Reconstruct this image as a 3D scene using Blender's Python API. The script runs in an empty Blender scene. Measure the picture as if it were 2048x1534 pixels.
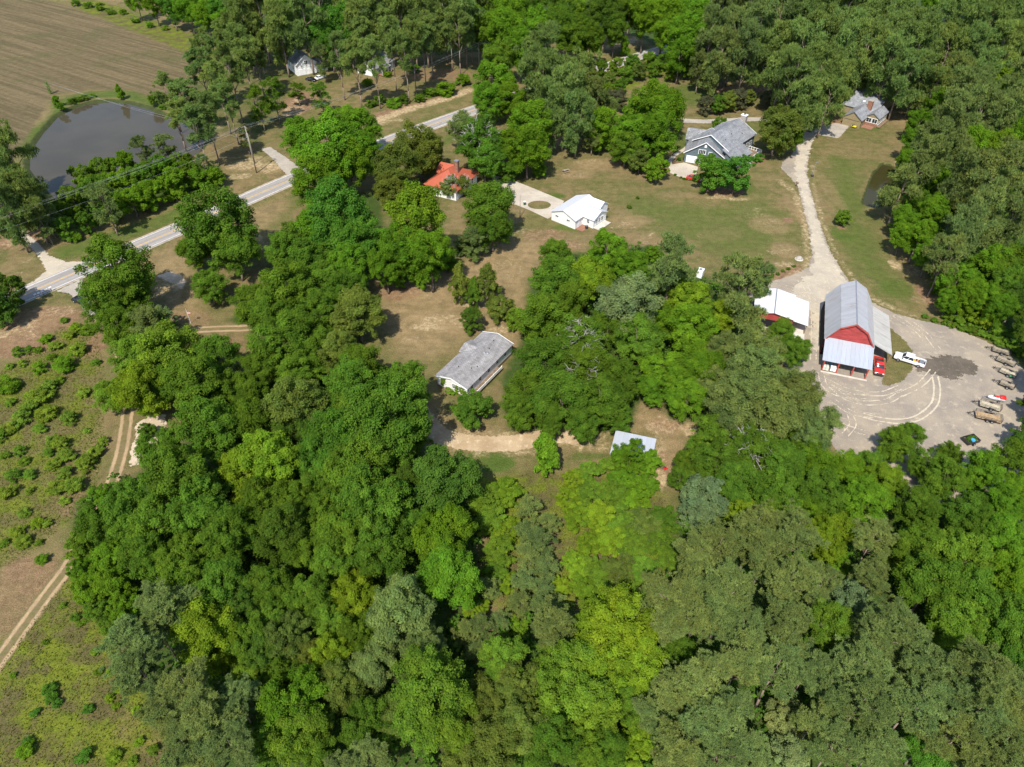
import bpy, math, random
import numpy as np
from mathutils import Vector

# ------------------------------------------------------------------ camera, sky, sun, exposure
scene = bpy.context.scene
CAM_H, PITCH, FPX = 100.0, math.radians(42.0), 1421.0      # drone height, tilt below the horizon, focal length for a 2048 px frame
cam_data = bpy.data.cameras.new('camera')
cam_data.sensor_width = 36.0
cam_data.lens = 36.0 * FPX / 2048.0
cam_data.clip_start, cam_data.clip_end = 1.0, 9000.0
cam = bpy.data.objects.new('camera', cam_data)
scene.collection.objects.link(cam)
cam.location = (0, 0, CAM_H)
cam.rotation_euler = (math.radians(90) - PITCH, 0, 0)
scene.camera = cam

SUN_EL, SUN_AZ = math.radians(54), math.radians(18)        # shadows fall away from the camera, 18 degrees to the right
world = bpy.data.worlds.new('World')
scene.world = world
world.use_nodes = True
wn = world.node_tree.nodes
sky = wn.new('ShaderNodeTexSky')
sky.sky_type = 'NISHITA'
sky.sun_disc = False
sky.sun_elevation = SUN_EL
sky.sun_rotation = math.radians(180) + SUN_AZ
sky.air_density, sky.dust_density, sky.ozone_density = 1.0, 0.6, 1.0
wn['Background'].inputs['Strength'].default_value = 0.15
world.node_tree.links.new(sky.outputs[0], wn['Background'].inputs['Color'])

sun_data = bpy.data.lights.new('sun', 'SUN')
sun_data.energy = 4.2
sun_data.angle = math.radians(0.55)
sun_data.color = (1.0, 0.95, 0.86)
sun = bpy.data.objects.new('sun', sun_data)
scene.collection.objects.link(sun)
sun_dir = Vector((math.sin(SUN_AZ) * math.cos(SUN_EL), math.cos(SUN_AZ) * math.cos(SUN_EL), -math.sin(SUN_EL)))
sun.rotation_euler = sun_dir.to_track_quat('-Z', 'Y').to_euler()
sun.location = (0, 0, 300)

vs = scene.view_settings
vs.view_transform, vs.look, vs.exposure, vs.gamma = "Standard", "None", 0.62, 1.0
vs.use_curve_mapping = False
scene.cycles.max_bounces = 5
scene.cycles.diffuse_bounces = 3
scene.cycles.glossy_bounces = 2
scene.cycles.transmission_bounces = 2
scene.cycles.transparent_max_bounces = 8

COL = scene.collection
R = math.radians
rng = np.random.default_rng(11)

# ------------------------------------------------------------------ helpers
def at(px, py, z=0.0):
    """point of the place seen at a photo pixel (2048 px frame), at height z"""
    u, v = (px - 1024) / FPX, (py - 767) / FPX
    d = (u, math.cos(PITCH) - v * math.sin(PITCH), -math.sin(PITCH) - v * math.cos(PITCH))
    t = (z - CAM_H) / d[2]
    return Vector((t * d[0], t * d[1], z))

def depth_of(x, y, z):
    return y * math.cos(PITCH) - (z - CAM_H) * math.sin(PITCH)

def ats(pts, z=0.0):
    return [at(p[0], p[1], z) for p in pts]

def tag(o, label=None, cat=None, group=None, kind=None):
    for k, v in (('label', label), ('category', cat), ('group', group), ('kind', kind)):
        if v:
            o[k] = v
    return o

def link(name, me, parent=None, mat=None):
    o = bpy.data.objects.new(name, me)
    COL.objects.link(o)
    if parent:
        o.parent = parent
    if mat and me is not None:
        me.materials.append(mat)
    return o

def empty(name, loc=(0, 0, 0), rz=0.0, label=None, cat=None, group=None):
    o = bpy.data.objects.new(name, None)
    COL.objects.link(o)
    o.empty_display_size = 0.5
    o.location = loc
    o.rotation_euler = (0, 0, rz)
    return tag(o, label, cat, group)

class MB:
    """collects boxes, prisms and tubes; build() links them as ONE mesh object"""
    def __init__(self):
        self.v, self.f = [], []
    def add(self, vs_, fs_):
        n = len(self.v)
        self.v += [tuple(p) for p in vs_]
        self.f += [tuple(n + i for i in f) for f in fs_]
        return self
    def box(self, x0, x1, y0, y1, z0, z1):
        return self.add([(x0, y0, z0), (x1, y0, z0), (x1, y1, z0), (x0, y1, z0), (x0, y0, z1), (x1, y0, z1), (x1, y1, z1), (x0, y1, z1)],
                        [(3, 2, 1, 0), (4, 5, 6, 7), (0, 1, 5, 4), (1, 2, 6, 5), (2, 3, 7, 6), (3, 0, 4, 7)])
    def hexa(self, b, t):
        return self.add(list(b) + list(t), [(3, 2, 1, 0), (4, 5, 6, 7), (0, 1, 5, 4), (1, 2, 6, 5), (2, 3, 7, 6), (3, 0, 4, 7)])
    def slab(self, a, b, c, d, th):
        """flat panel a-b-c-d (counter-clockwise from above) with thickness th below"""
        n = (Vector(b) - Vector(a)).cross(Vector(d) - Vector(a)).normalized() * th
        top = [Vector(p) for p in (a, b, c, d)]
        return self.hexa([p - n for p in top], top)
    def prism_y(self, prof, y0, y1):
        """profile of (x, z) points extruded along y"""
        n = len(prof)
        return self.add([(x, y0, z) for x, z in prof] + [(x, y1, z) for x, z in prof],
                        [tuple(range(n)), tuple(range(2 * n - 1, n - 1, -1))] + [((i + 1) % n, i, n + i, n + (i + 1) % n) for i in range(n)])
    def prism_x(self, prof, x0, x1):
        n = len(prof)
        return self.add([(x0, y, z) for y, z in prof] + [(x1, y, z) for y, z in prof],
                        [tuple(range(n - 1, -1, -1)), tuple(range(n, 2 * n))] + [(i, (i + 1) % n, n + (i + 1) % n, n + i) for i in range(n)])
    def prism_z(self, poly, z0, z1):
        n = len(poly)
        return self.add([(p[0], p[1], z0) for p in poly] + [(p[0], p[1], z1) for p in poly],
                        [tuple(range(n - 1, -1, -1)), tuple(range(n, 2 * n))] + [(i, (i + 1) % n, n + (i + 1) % n, n + i) for i in range(n)])
    def tube(self, p0, p1, r0, r1=None, n=8):
        r1 = r0 if r1 is None else r1
        p0, p1 = Vector(p0), Vector(p1)
        d = (p1 - p0).normalized()
        a = d.orthogonal().normalized()
        b = d.cross(a)
        ring = lambda p, r: [p + (a * math.cos(6.28318 * i / n) + b * math.sin(6.28318 * i / n)) * r for i in range(n)]
        return self.add(ring(p0, r0) + ring(p1, r1), [(i, (i + 1) % n, n + (i + 1) % n, n + i) for i in range(n)] + [tuple(range(n - 1, -1, -1)), tuple(range(n, 2 * n))])
    def dome(self, c, rx, ry, rz, n=10, m=4):
        vs_, fs_ = [], []
        for j in range(m):
            t = j / m * math.pi / 2
            vs_ += [(c[0] + rx * math.cos(t) * math.cos(6.28318 * i / n), c[1] + ry * math.cos(t) * math.sin(6.28318 * i / n), c[2] + rz * math.sin(t)) for i in range(n)]
        vs_.append((c[0], c[1], c[2] + rz))
        for j in range(m - 1):
            fs_ += [(j * n + i, j * n + (i + 1) % n, (j + 1) * n + (i + 1) % n, (j + 1) * n + i) for i in range(n)]
        fs_ += [((m - 1) * n + i, (m - 1) * n + (i + 1) % n, m * n) for i in range(n)]
        return self.add(vs_, fs_)
    def mesh(self, name):
        me = bpy.data.meshes.new(name)
        me.from_pydata(self.v, [], self.f)
        me.update()
        return me
    def build(self, name, mat, parent=None, bevel=0.0, smooth=False):
        me = self.mesh(name)
        o = link(name, me, parent, mat)
        if smooth:
            for p in me.polygons:
                p.use_smooth = True
        if bevel:
            b = o.modifiers.new('bevel', 'BEVEL')
            b.width, b.segments, b.limit_method = bevel, 2, 'ANGLE'
        return o

# ------------------------------------------------------------------ materials
class NT:
    def __init__(self, name):
        self.m = bpy.data.materials.new(name)
        self.m.use_nodes = True
        self.t = self.m.node_tree
        self.t.nodes.clear()
        self.out = self.n('ShaderNodeOutputMaterial')
    def n(self, typ, **kw):
        x = self.t.nodes.new(typ)
        for k, v in kw.items():
            setattr(x, k, v)
        return x
    def l(self, a, b):
        self.t.links.new(a, b)
    def put(self, sock, v):
        if isinstance(v, bpy.types.NodeSocket):
            self.l(v, sock)
        elif isinstance(v, (tuple, list)) and len(v) == 3 and sock.type == 'RGBA':
            sock.default_value = (*v, 1)
        else:
            sock.default_value = v
    def pos(self):
        return self.n('ShaderNodeNewGeometry').outputs['Position']
    def obj(self):
        return self.n('ShaderNodeTexCoord').outputs['Object']
    def noise(self, vec, scale, detail=3.0, rough=0.55, dist=0.0):
        x = self.n('ShaderNodeTexNoise')
        self.l(vec, x.inputs['Vector'])
        x.inputs['Scale'].default_value, x.inputs['Detail'].default_value = scale, detail
        x.inputs['Roughness'].default_value, x.inputs['Distortion'].default_value = rough, dist
        return x.outputs['Fac']
    def mapv(self, vec, rot=(0, 0, 0), scale=(1, 1, 1)):
        x = self.n('ShaderNodeMapping')
        self.l(vec, x.inputs['Vector'])
        x.inputs['Rotation'].default_value = rot
        x.inputs['Scale'].default_value = scale
        return x.outputs[0]
    def math(self, op, a, b=0.0, c=None):
        x = self.n('ShaderNodeMath', operation=op)
        self.put(x.inputs[0], a); self.put(x.inputs[1], b)
        if c is not None:
            self.put(x.inputs[2], c)
        return x.outputs[0]
    def ramp(self, v, a, b, lo=0.0, hi=1.0):
        x = self.n('ShaderNodeMapRange', interpolation_type='SMOOTHSTEP')
        self.put(x.inputs[0], v)
        x.inputs[1].default_value, x.inputs[2].default_value = a, b
        x.inputs[3].default_value, x.inputs[4].default_value = lo, hi
        return x.outputs[0]
    def mix(self, f, a, b, blend='MIX'):
        x = self.n('ShaderNodeMix', data_type='RGBA', blend_type=blend)
        self.put(x.inputs[0], f); self.put(x.inputs[6], a); self.put(x.inputs[7], b)
        return x.outputs[2]
    def scale(self, col, f):
        """col * f, f a float socket"""
        x = self.n('ShaderNodeVectorMath', operation='SCALE')
        self.put(x.inputs[0], col); self.put(x.inputs[3], f)
        return x.outputs[0]
    def attr(self, name):
        return self.n('ShaderNodeAttribute', attribute_name=name)
    def bump(self, h, strength=0.4, dist=0.1):
        x = self.n('ShaderNodeBump')
        self.put(x.inputs['Height'], h)
        x.inputs['Strength'].default_value, x.inputs['Distance'].default_value = strength, dist
        return x.outputs[0]
    def bsdf(self, col, rough=0.8, spec=0.3, metal=0.0, normal=None):
        x = self.n('ShaderNodeBsdfPrincipled')
        self.put(x.inputs['Base Color'], col)
        self.put(x.inputs['Roughness'], rough)
        x.inputs['Specular IOR Level'].default_value = spec
        x.inputs['Metallic'].default_value = metal
        if normal is not None:
            self.l(normal, x.inputs['Normal'])
        return x.outputs[0]
    def surf(self, s):
        self.l(s, self.out.inputs['Surface'])
        return self.m

def sock(x):
    return x

def plain(name, col, rough=0.6, spec=0.3, metal=0.0, var=0.15, nscale=1.5, bump=0.0, coat=0.0):
    k = NT(name)
    n = k.noise(k.obj(), nscale, 4, 0.6)
    c = k.scale(col, k.ramp(n, 0.25, 0.75, 1 - var, 1 + var))
    b = k.bsdf(c, rough, spec, metal, k.bump(k.noise(k.obj(), nscale * 8, 3), bump, 0.03) if bump else None)
    if coat:
        b.node.inputs['Coat Weight'].default_value = coat
        b.node.inputs['Coat Roughness'].default_value = 0.08
    return k.surf(b)

def colvec(k, c):
    x = k.n('ShaderNodeRGB'); x.outputs[0].default_value = (*c, 1)
    return x.outputs[0]

M = {}
def metal_roof(name, col, rust=0.0, stain=0.2, rough=0.45, across=True):
    """painted or galvanised sheet: fine corrugation, streaks running down, patches of rust"""
    k = NT(name)
    o = k.obj()
    st = k.noise(k.mapv(o, scale=(0.35, 3.0, 0.35) if across else (3.0, 0.35, 0.35)), 1.0, 4, 0.6)
    oi = k.n('ShaderNodeObjectInfo').outputs['Random']
    big = k.noise(o, 0.35, 3)
    c = k.mix(k.ramp(st, 0.45, 0.8, 0, stain), colvec(k, col), colvec(k, tuple(x * 0.55 for x in col)))
    c = k.mix(k.math('MULTIPLY', k.ramp(big, 0.5, 0.75), k.ramp(st, 0.4, 0.75, 0, rust)), c, colvec(k, (0.30, 0.15, 0.07)))
    c = k.scale(c, k.math('MULTIPLY_ADD', oi, 0.10, 0.95))
    w = k.n('ShaderNodeTexWave', wave_type='BANDS', bands_direction='Y' if across else 'X')
    k.l(o, w.inputs['Vector'])
    w.inputs['Scale'].default_value = 3.2
    return k.surf(k.bsdf(c, rough, 0.4, 0.25, k.bump(w.outputs['Fac'], 0.35, 0.04)))

M['barn_roof'] = metal_roof('galvanised roof sheet', (0.43, 0.43, 0.445), rust=0.45, stain=0.5)
M['lean_front'] = metal_roof('new galvanised sheet', (0.45, 0.48, 0.525), rust=0.05, stain=0.3, across=False)
M['lean_side'] = metal_roof('weathered white sheet', (0.52, 0.50, 0.46), rust=0.9, stain=0.8)
M['white_roof'] = metal_roof('white painted sheet', (0.70, 0.70, 0.71), stain=0.12, rough=0.5)
M['grey_shed_roof'] = metal_roof('pale grey sheet', (0.47, 0.49, 0.525), stain=0.25, across=False)
M['red_tin'] = metal_roof('red painted tin', (0.46, 0.115, 0.062), rust=0.25, stain=0.3)

def shingle(name, col):
    k = NT(name)
    o = k.obj()
    b = k.n('ShaderNodeTexBrick')
    k.l(k.mapv(o, scale=(1, 1, 1)), b.inputs['Vector'])
    b.inputs['Scale'].default_value = 1.0
    b.inputs['Brick Width'].default_value, b.inputs['Row Height'].default_value = 0.7, 0.28
    b.inputs['Mortar Size'].default_value = 0.03
    b.inputs['Color1'].default_value = (*[x * 1.15 for x in col], 1)
    b.inputs['Color2'].default_value = (*[x * 0.8 for x in col], 1)
    b.inputs['Mortar'].default_value = (*[x * 0.5 for x in col], 1)
    c = k.scale(b.outputs['Color'], k.ramp(k.noise(k.mapv(o, scale=(1, 0.3, 1)), 0.9, 4, 0.65), 0.25, 0.75, 0.72, 1.2))
    return k.surf(k.bsdf(c, 0.9, 0.15, 0, k.bump(b.outputs['Fac'], 0.4, -0.03)))
M['shingle_old'] = shingle('weathered grey shingle', (0.30, 0.285, 0.275))
M['shingle_grey'] = shingle('grey shingle', (0.26, 0.265, 0.275))
M['shingle_blue'] = shingle('blue grey shingle', (0.29, 0.30, 0.32))

def siding(name, col, pitch=0.2, var=0.12, vertical=False):
    k = NT(name)
    o = k.obj()
    w = k.n('ShaderNodeTexWave', wave_type='BANDS', bands_direction='X' if vertical else 'Z', wave_profile='SAW')
    k.l(o, w.inputs['Vector'])
    w.inputs['Scale'].default_value = 0.31416 / pitch
    n = k.noise(k.mapv(o, scale=(0.5, 0.5, 2)), 1.2, 4, 0.6)
    c = k.scale(col, k.ramp(n, 0.25, 0.8, 1 + var, 1 - var * 1.6))
    return k.surf(k.bsdf(c, 0.65, 0.3, 0, k.bump(w.outputs['Fac'], 0.5, 0.03)))
M['siding_white'] = siding('white siding', (0.78, 0.77, 0.74))
M['siding_blue'] = siding('slate blue siding', (0.105, 0.14, 0.16))
M['siding_tan'] = siding('tan siding', (0.27, 0.215, 0.115))
M['barn_red'] = siding('barn red boards', (0.36, 0.055, 0.05), 0.3, 0.2)
M['brick'] = plain('brown brick', (0.26, 0.13, 0.085), 0.9, 0.2, var=0.3, nscale=3, bump=0.3)
M['stone'] = plain('chimney stone', (0.34, 0.30, 0.26), 0.9, 0.2, var=0.3, nscale=3, bump=0.3)
M['white'] = plain('white paint', (0.80, 0.80, 0.78), 0.5, 0.3, var=0.05)
M['dark'] = plain('dark openings and painted shade', (0.02, 0.02, 0.022), 0.9, 0.1)  # near-black colour for openings, also paints the shade on the barn's left side
M['glass'] = plain('window glass', (0.025, 0.03, 0.035), 0.06, 0.7, var=0.1)
M['wood'] = plain('weathered wood', (0.20, 0.14, 0.09), 0.85, 0.2, var=0.35, nscale=2, bump=0.2)
M['deck_wood'] = plain('dry deck boards', (0.36, 0.25, 0.14), 0.85, 0.2, var=0.3, nscale=2)
M['post_red'] = plain('red painted post', (0.38, 0.07, 0.05), 0.7, 0.2, var=0.25)
M['concrete'] = plain('concrete', (0.52, 0.47, 0.40), 0.9, 0.2, var=0.18, nscale=0.5)
M['rubber'] = plain('tyre rubber', (0.02, 0.02, 0.02), 0.85, 0.2)
M['steel'] = plain('dull steel', (0.35, 0.35, 0.36), 0.4, 0.5, 0.6)
M['blacksteel'] = plain('black steel', (0.045, 0.042, 0.04), 0.55, 0.4, 0.2)
M['car_black'] = plain('black car paint', (0.010, 0.010, 0.012), 0.18, 0.5, 0.0, coat=0.8)
M['car_white'] = plain('white car paint', (0.80, 0.80, 0.80), 0.25, 0.5, 0.0, var=0.04, coat=0.8)
M['car_red'] = plain('red car paint', (0.55, 0.02, 0.012), 0.2, 0.5, 0.0, var=0.05, coat=0.8)
M['car_blue'] = plain('blue car paint', (0.02, 0.06, 0.30), 0.2, 0.5, 0.0, var=0.05, coat=0.8)
M['pole'] = plain('utility pole wood', (0.27, 0.235, 0.19), 0.9, 0.2, var=0.25, nscale=1)
M['wire'] = plain('aluminium wire', (0.55, 0.55, 0.55), 0.4, 0.5, 0.3)
M['lamp'] = plain('clear lens', (0.75, 0.75, 0.72), 0.1, 0.6)
M['yellow'] = plain('yellow plastic', (0.75, 0.62, 0.04), 0.4, 0.4)
M['orange'] = plain('orange steel', (0.62, 0.25, 0.03), 0.5, 0.4)
M['blue_tarp'] = plain('blue plastic', (0.06, 0.33, 0.55), 0.4, 0.4)
M['pale_bag'] = plain('pale feed bag', (0.55, 0.58, 0.50), 0.7, 0.3, var=0.25)

# ------------------------------------------------------------------ signed distances used for ground cover and sheets (all in metres on the ground)
def poly_sd(X, Y, pts):
    """> 0 inside the polygon, metres to its edge"""
    d2 = np.full(X.shape, 1e18)
    inside = np.zeros(X.shape, bool)
    n = len(pts)
    for i in range(n):
        ax, ay = pts[i][0], pts[i][1]
        bx, by = pts[(i + 1) % n][0], pts[(i + 1) % n][1]
        ex, ey = bx - ax, by - ay
        t = np.clip(((X - ax) * ex + (Y - ay) * ey) / (ex * ex + ey * ey + 1e-9), 0, 1)
        d2 = np.minimum(d2, (X - ax - t * ex) ** 2 + (Y - ay - t * ey) ** 2)
        c = (ay > Y) != (by > Y)
        xs = ax + (Y - ay) * ex / (ey if abs(ey) > 1e-9 else 1e-9)
        inside ^= c & (X < xs)
    return np.where(inside, 1, -1) * np.sqrt(d2)

def line_d(X, Y, pts):
    """distance to a polyline and signed side offset"""
    d2 = np.full(X.shape, 1e18)
    side = np.zeros(X.shape)
    for (ax, ay), (bx, by) in zip([(p[0], p[1]) for p in pts[:-1]], [(p[0], p[1]) for p in pts[1:]]):
        ex, ey = bx - ax, by - ay
        t = np.clip(((X - ax) * ex + (Y - ay) * ey) / (ex * ex + ey * ey + 1e-9), 0, 1)
        q = (X - ax - t * ex) ** 2 + (Y - ay - t * ey) ** 2
        s = np.sign(ex * (Y - ay) - ey * (X - ax))
        m = q < d2
        d2 = np.where(m, q, d2)
        side = np.where(m, s, side)
    d = np.sqrt(d2)
    return d, d * side

def smooth_line(pts, n=8):
    """Catmull-Rom through the points"""
    P = [Vector((p[0], p[1])) for p in pts]
    P = [P[0] * 2 - P[1]] + P + [P[-1] * 2 - P[-2]]
    out = []
    for i in range(1, len(P) - 2):
        for k in range(n):
            t = k / n
            out.append(0.5 * ((2 * P[i]) + (P[i + 1] - P[i - 1]) * t + (2 * P[i - 1] - 5 * P[i] + 4 * P[i + 1] - P[i + 2]) * t * t + (3 * P[i] - P[i - 1] - 3 * P[i + 1] + P[i + 2]) * t ** 3))
    out.append(P[-2])
    return out

def sstep(x, a, b):
    t = np.clip((x - a) / (b - a), 0, 1)
    return t * t * (3 - 2 * t)

# ------------------------------------------------------------------ outlines on the ground, from the photo
POND = ats([(56, 300), (82, 263), (113, 229), (147, 212), (181, 203), (219, 199), (260, 204), (301, 215), (328, 227), (362, 238), (393, 258), (412, 280), (402, 300), (350, 322), (290, 338), (235, 352), (185, 372), (150, 398), (112, 400), (82, 372), (54, 335)])
POND2 = ats([(1765, 326), (1746, 346), (1728, 392), (1725, 405), (1740, 412), (1764, 412), (1790, 396), (1800, 350), (1785, 330)])
MARSH = ats([(1838, 24), (1868, 16), (1900, 20), (1912, 30), (1898, 40), (1872, 42), (1846, 34)])
ROAD = smooth_line(ats([(-330, 745), (-60, 636), (60, 585), (150, 546), (320, 473.5), (445, 419.5), (590, 356), (746, 294), (901, 236.5), (1060, 183), (1190, 141), (1330, 97), (1500, 50)]))
YARD = ats([(1608, 262), (1596, 284), (1586, 306), (1566, 322), (1561, 336), (1580, 354), (1596, 374), (1608, 421), (1621, 476), (1624, 510), (1616, 535), (1590, 549), (1540, 563), (1500, 590), (1490, 640), (1560, 720), (1600, 770), (1640, 850), (1690, 930), (1760, 990), (1860, 1010), (1960, 1000), (2060, 960), (2100, 860), (2080, 780), (2040, 730), (2012, 704), (1975, 684), (1905, 655), (1840, 641), (1790, 627), (1742, 604), (1716, 585), (1690, 552), (1660, 502), (1636, 436), (1621, 384), (1614, 350), (1617, 315), (1622, 290), (1634, 268)])
BARN_GRASS = ats([(1778, 655), (1800, 672), (1824, 699), (1826, 736), (1809, 760), (1777, 773), (1764, 768), (1766, 740), (1768, 705)])

# ------------------------------------------------------------------ ground: one sheet to the horizon, its cover painted by kind of ground
def axis(a, b, step, far):
    core = np.arange(a, b + step / 2, step)
    out = [step * 1.6 ** i for i in range(1, 40)]
    lo, hi, s = [], [], 0
    for d in out:
        s += d
        if s > far:
            break
        lo.append(a - s); hi.append(b + s)
    return np.array(lo[::-1] + list(core) + hi)
gx, gy = axis(-285, 285, 1.0, 5200), axis(18, 450, 1.0, 5200)
GX, GY = np.meshgrid(gx, gy)
pond_sd = np.maximum(poly_sd(GX, GY, POND), -60)
pond2_sd = poly_sd(GX, GY, POND2)
marsh_sd = poly_sd(GX, GY, MARSH)
GZ = -1.5 * sstep(pond_sd, -1.6, 2.6) - 1.2 * sstep(pond2_sd, -0.6, 1.4) - 0.8 * sstep(marsh_sd, -1, 2)
road_d, road_s = line_d(GX, GY, ROAD)
GZ = GZ - 0.35 * np.exp(-((road_d - 6.5) / 1.6) ** 2)          # roadside ditches

W = {k: np.zeros(GX.shape) for k in 'GSCTFPVD'}
def blob(key, pts, soft=3.0, val=1.0):
    W[key] = np.maximum(W[key], val * sstep(poly_sd(GX, GY, ats(pts)), -soft, soft))
def stroke(key, pts, width, soft=1.5, val=1.0):
    d, _ = line_d(GX, GY, smooth_line(ats(pts)))
    W[key] = np.maximum(W[key], val * sstep(width - d, -soft, soft))
def spot(key, px, py, rx, ry=None, val=1.0):
    c = at(px, py)
    fw = depth_of(c.x, c.y, 0)
    ax = rx * fw / FPX
    ay = (ry or rx) * fw / FPX / max(0.25, CAM_H / math.hypot(CAM_H, c.y))
    q = np.sqrt(((GX - c.x) / ax) ** 2 + ((GY - c.y) / ay) ** 2)
    W[key] = np.maximum(W[key], val * sstep(1.25 - q, 0, 0.7))

# V pale dry grass
blob('V', [(745, 570), (900, 530), (1000, 480), (1110, 470), (1180, 492), (1100, 505), (1062, 560), (1046, 640), (1046, 712), (960, 655), (870, 720), (790, 712), (760, 640)], 6, 0.9)
blob('V', [(850, 830), (900, 845), (1000, 850), (1010, 880), (900, 900), (860, 870)], 4, 0.8); blob('V', [(1210, 860), (1260, 790), (1340, 790), (1410, 840), (1390, 880), (1340, 980), (1300, 960), (1310, 870)], 4, 0.85)
blob('V', [(460, 430), (560, 390), (590, 400), (560, 440), (500, 500)], 5, 0.7); blob('V', [(300, 500), (380, 480), (400, 560), (420, 640), (330, 650), (300, 580)], 4, 0.7); blob('V', [(90, 610), (160, 620), (130, 640), (40, 700), (-40, 720), (-60, 660)], 4, 0.8)
for s_ in ((1200, 330, 70, 16, .7), (1150, 350, 50, 10, .6), (1260, 440, 60, 14, .6), (1540, 450, 50, 24, .6), (1570, 500, 40, 20, .65), (1590, 420, 16, 40, .7), (1660, 380, 20, 50, .5), (1700, 300, 60, 24, .4), (1780, 230, 40, 30, .6), (1440, 470, 60, 14, .4), (1350, 390, 50, 10, .5), (40, 240, 60, 40, .7), (1290, 170, 40, 8, .5)):
    spot('V', *s_)
# G green mown grass
blob('G', [(1240, 380), (1330, 395), (1400, 400), (1520, 370), (1560, 400), (1600, 470), (1560, 520), (1420, 510), (1300, 470), (1230, 430)], 9, 0.62)
blob('G', [(1650, 300), (1720, 320), (1740, 420), (1790, 520), (1830, 600), (1870, 630), (1800, 620), (1740, 590), (1690, 530), (1660, 440)], 8, 0.75)
spot('G', 1480, 372, 35, 22, 0.8); spot('G', 1690, 470, 30, 20, 0.9); spot('G', 1790, 575, 40, 25, 0.85); spot('G', 1700, 400, 30, 30, 0.7)
spot('G', 1140, 455, 40, 8, 0.9); spot('G', 1100, 392, 40, 7, 0.9); spot('G', 1400, 190, 70, 25, 0.75); spot('G', 1410, 195, 30, 6, 0.9)
spot('G', 985, 925, 55, 25, 1.0); spot('G', 960, 915, 32, 22, 1.0); spot('G', 1180, 912, 50, 12, 0.7)
blob('G', [(100, 500), (200, 470), (320, 430), (400, 400), (400, 420), (300, 462), (200, 500), (120, 520)], 3, 0.95)
blob('G', [(860, 300), (910, 250), (960, 235), (950, 260), (900, 290)], 4, 0.8); spot('G', 540, 440, 60, 25, 0.5)
blob('G', [(700, 240), (760, 262), (900, 215), (950, 195), (950, 200), (880, 232), (760, 278)], 3, 0.6)
blob('G', [(560, 390), (600, 375), (620, 420), (560, 430)], 5, 0.55)
spot('G', 770, 600, 35, 30, 0.6); spot('G', 855, 690, 45, 15, 0.7); spot('G', 940, 750, 60, 40, 0.5); spot('G', 730, 560, 30, 20, 0.5)
spot('G', 1370, 290, 40, 30, 0.7); spot('G', 1500, 250, 30, 14, 0.6); spot('G', 1640, 320, 20, 25, 0.4); spot('G', 1770, 210, 60, 40, 0.3)
spot('G', 1740, 255, 25, 8, 0.8); spot('G', 130, 250, 30, 30, 0.7); spot('G', 60, 300, 30, 40, 0.5)
stroke('G', [(40, 300), (70, 265), (100, 225), (130, 205), (180, 190), (260, 190), (330, 212)], 4, 2.5, 0.9)
blob('G', [(120, 620), (170, 620), (200, 640), (180, 690), (130, 680)], 5, 0.6)
# S pale sand and bare clay
stroke('S', [(740, 250), (780, 232), (830, 215), (890, 198), (940, 180)], 2.6, 2.2, 0.95)
stroke('S', [(700, 262), (740, 252), (800, 238)], 2.0, 2.0, 0.7)
spot('S', 490, 330, 45, 14, 0.75); spot('S', 540, 335, 30, 14, 0.75); spot('S', 480, 352, 30, 8, 0.6); spot('S', 520, 318, 30, 8, 0.6)
spot('S', 340, 552, 22, 8, 1.0); spot('S', 358, 570, 14, 13, 1.0); spot('S', 330, 575, 18, 22, 0.55); spot('S', 345, 600, 14, 26, 0.5); spot('S', 312, 560, 12, 10, 0.6)
stroke('S', [(470, 430), (500, 450), (520, 480), (545, 500)], 1.6, 1.6, 0.6); stroke('S', [(770, 390), (790, 410), (820, 425)], 1.2, 1.4, 0.75)
spot('S', 590, 215, 24, 22, 0.6); spot('S', 430, 270, 30, 8, 0.6); spot('S', 440, 255, 10, 6, 0.7); spot('S', 690, 285, 20, 10, 0.6)
stroke('S', [(1140, 118), (1190, 103), (1240, 88), (1290, 72)], 3.2, 2.4, 0.85)
for s in ((880, 640, 60, 16, .6), (860, 655, 50, 8, .7), (920, 660, 40, 10, .5), (820, 680, 30, 10, .5), (1000, 660, 30, 9, .7), (1020, 690, 18, 10, .6), (880, 560, 60, 30, .35), (940, 600, 30, 20, .4), (1440, 395, 40, 6, .6), (1480, 398, 30, 5, .65),
          (1060, 470, 60, 20, .35), (1130, 485, 60, 14, .3), (1010, 540, 60, 25, .35), (840, 590, 60, 12, .45), (1180, 325, 40, 8, .45), (1150, 350, 40, 6, .4), (1250, 450, 40, 10, .45), (1290, 480, 20, 12, .5), (1340, 490, 20, 9, .45),
          (1500, 420, 40, 20, .3), (1540, 445, 30, 12, .35), (1560, 500, 40, 12, .4), (1570, 530, 30, 8, .6), (1590, 390, 10, 30, .5), (1640, 400, 10, 30, .4), (1610, 560, 20, 10, .4), (1790, 530, 14, 14, .7), (1830, 545, 22, 20, .5), (1840, 600, 24, 10, .5), (1800, 330, 14, 10, .9),
          (1760, 230, 12, 8, .5), (1800, 235, 14, 20, .3), (1240, 830, 60, 24, .35), (1330, 850, 50, 24, .55), (1320, 900, 20, 40, .55), (1320, 955, 16, 30, .75), (1250, 800, 30, 20, .3), (1380, 860, 20, 16, .7), (1300, 820, 30, 20, .3), (300, 880, 26, 44, .6),
          (870, 905, 40, 30, .4), (880, 840, 30, 14, .5), (30, 560, 30, 20, .4), (55, 520, 18, 10, .45), (20, 485, 30, 10, .6), (120, 625, 40, 14, .5), (60, 640, 60, 24, .45), (30, 670, 60, 20, .45), (1720, 540, 10, 10, .1)):
    spot('S', *s)
stroke('S', [(840, 825), (858, 850), (885, 872), (930, 884), (985, 888), (1040, 884), (1100, 876), (1150, 874), (1195, 884)], 4.2, 2.2, 0.5)
stroke('S', [(1275, 510), (1290, 488), (1305, 465)], 0.5, 0.6, 0.8)
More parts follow.
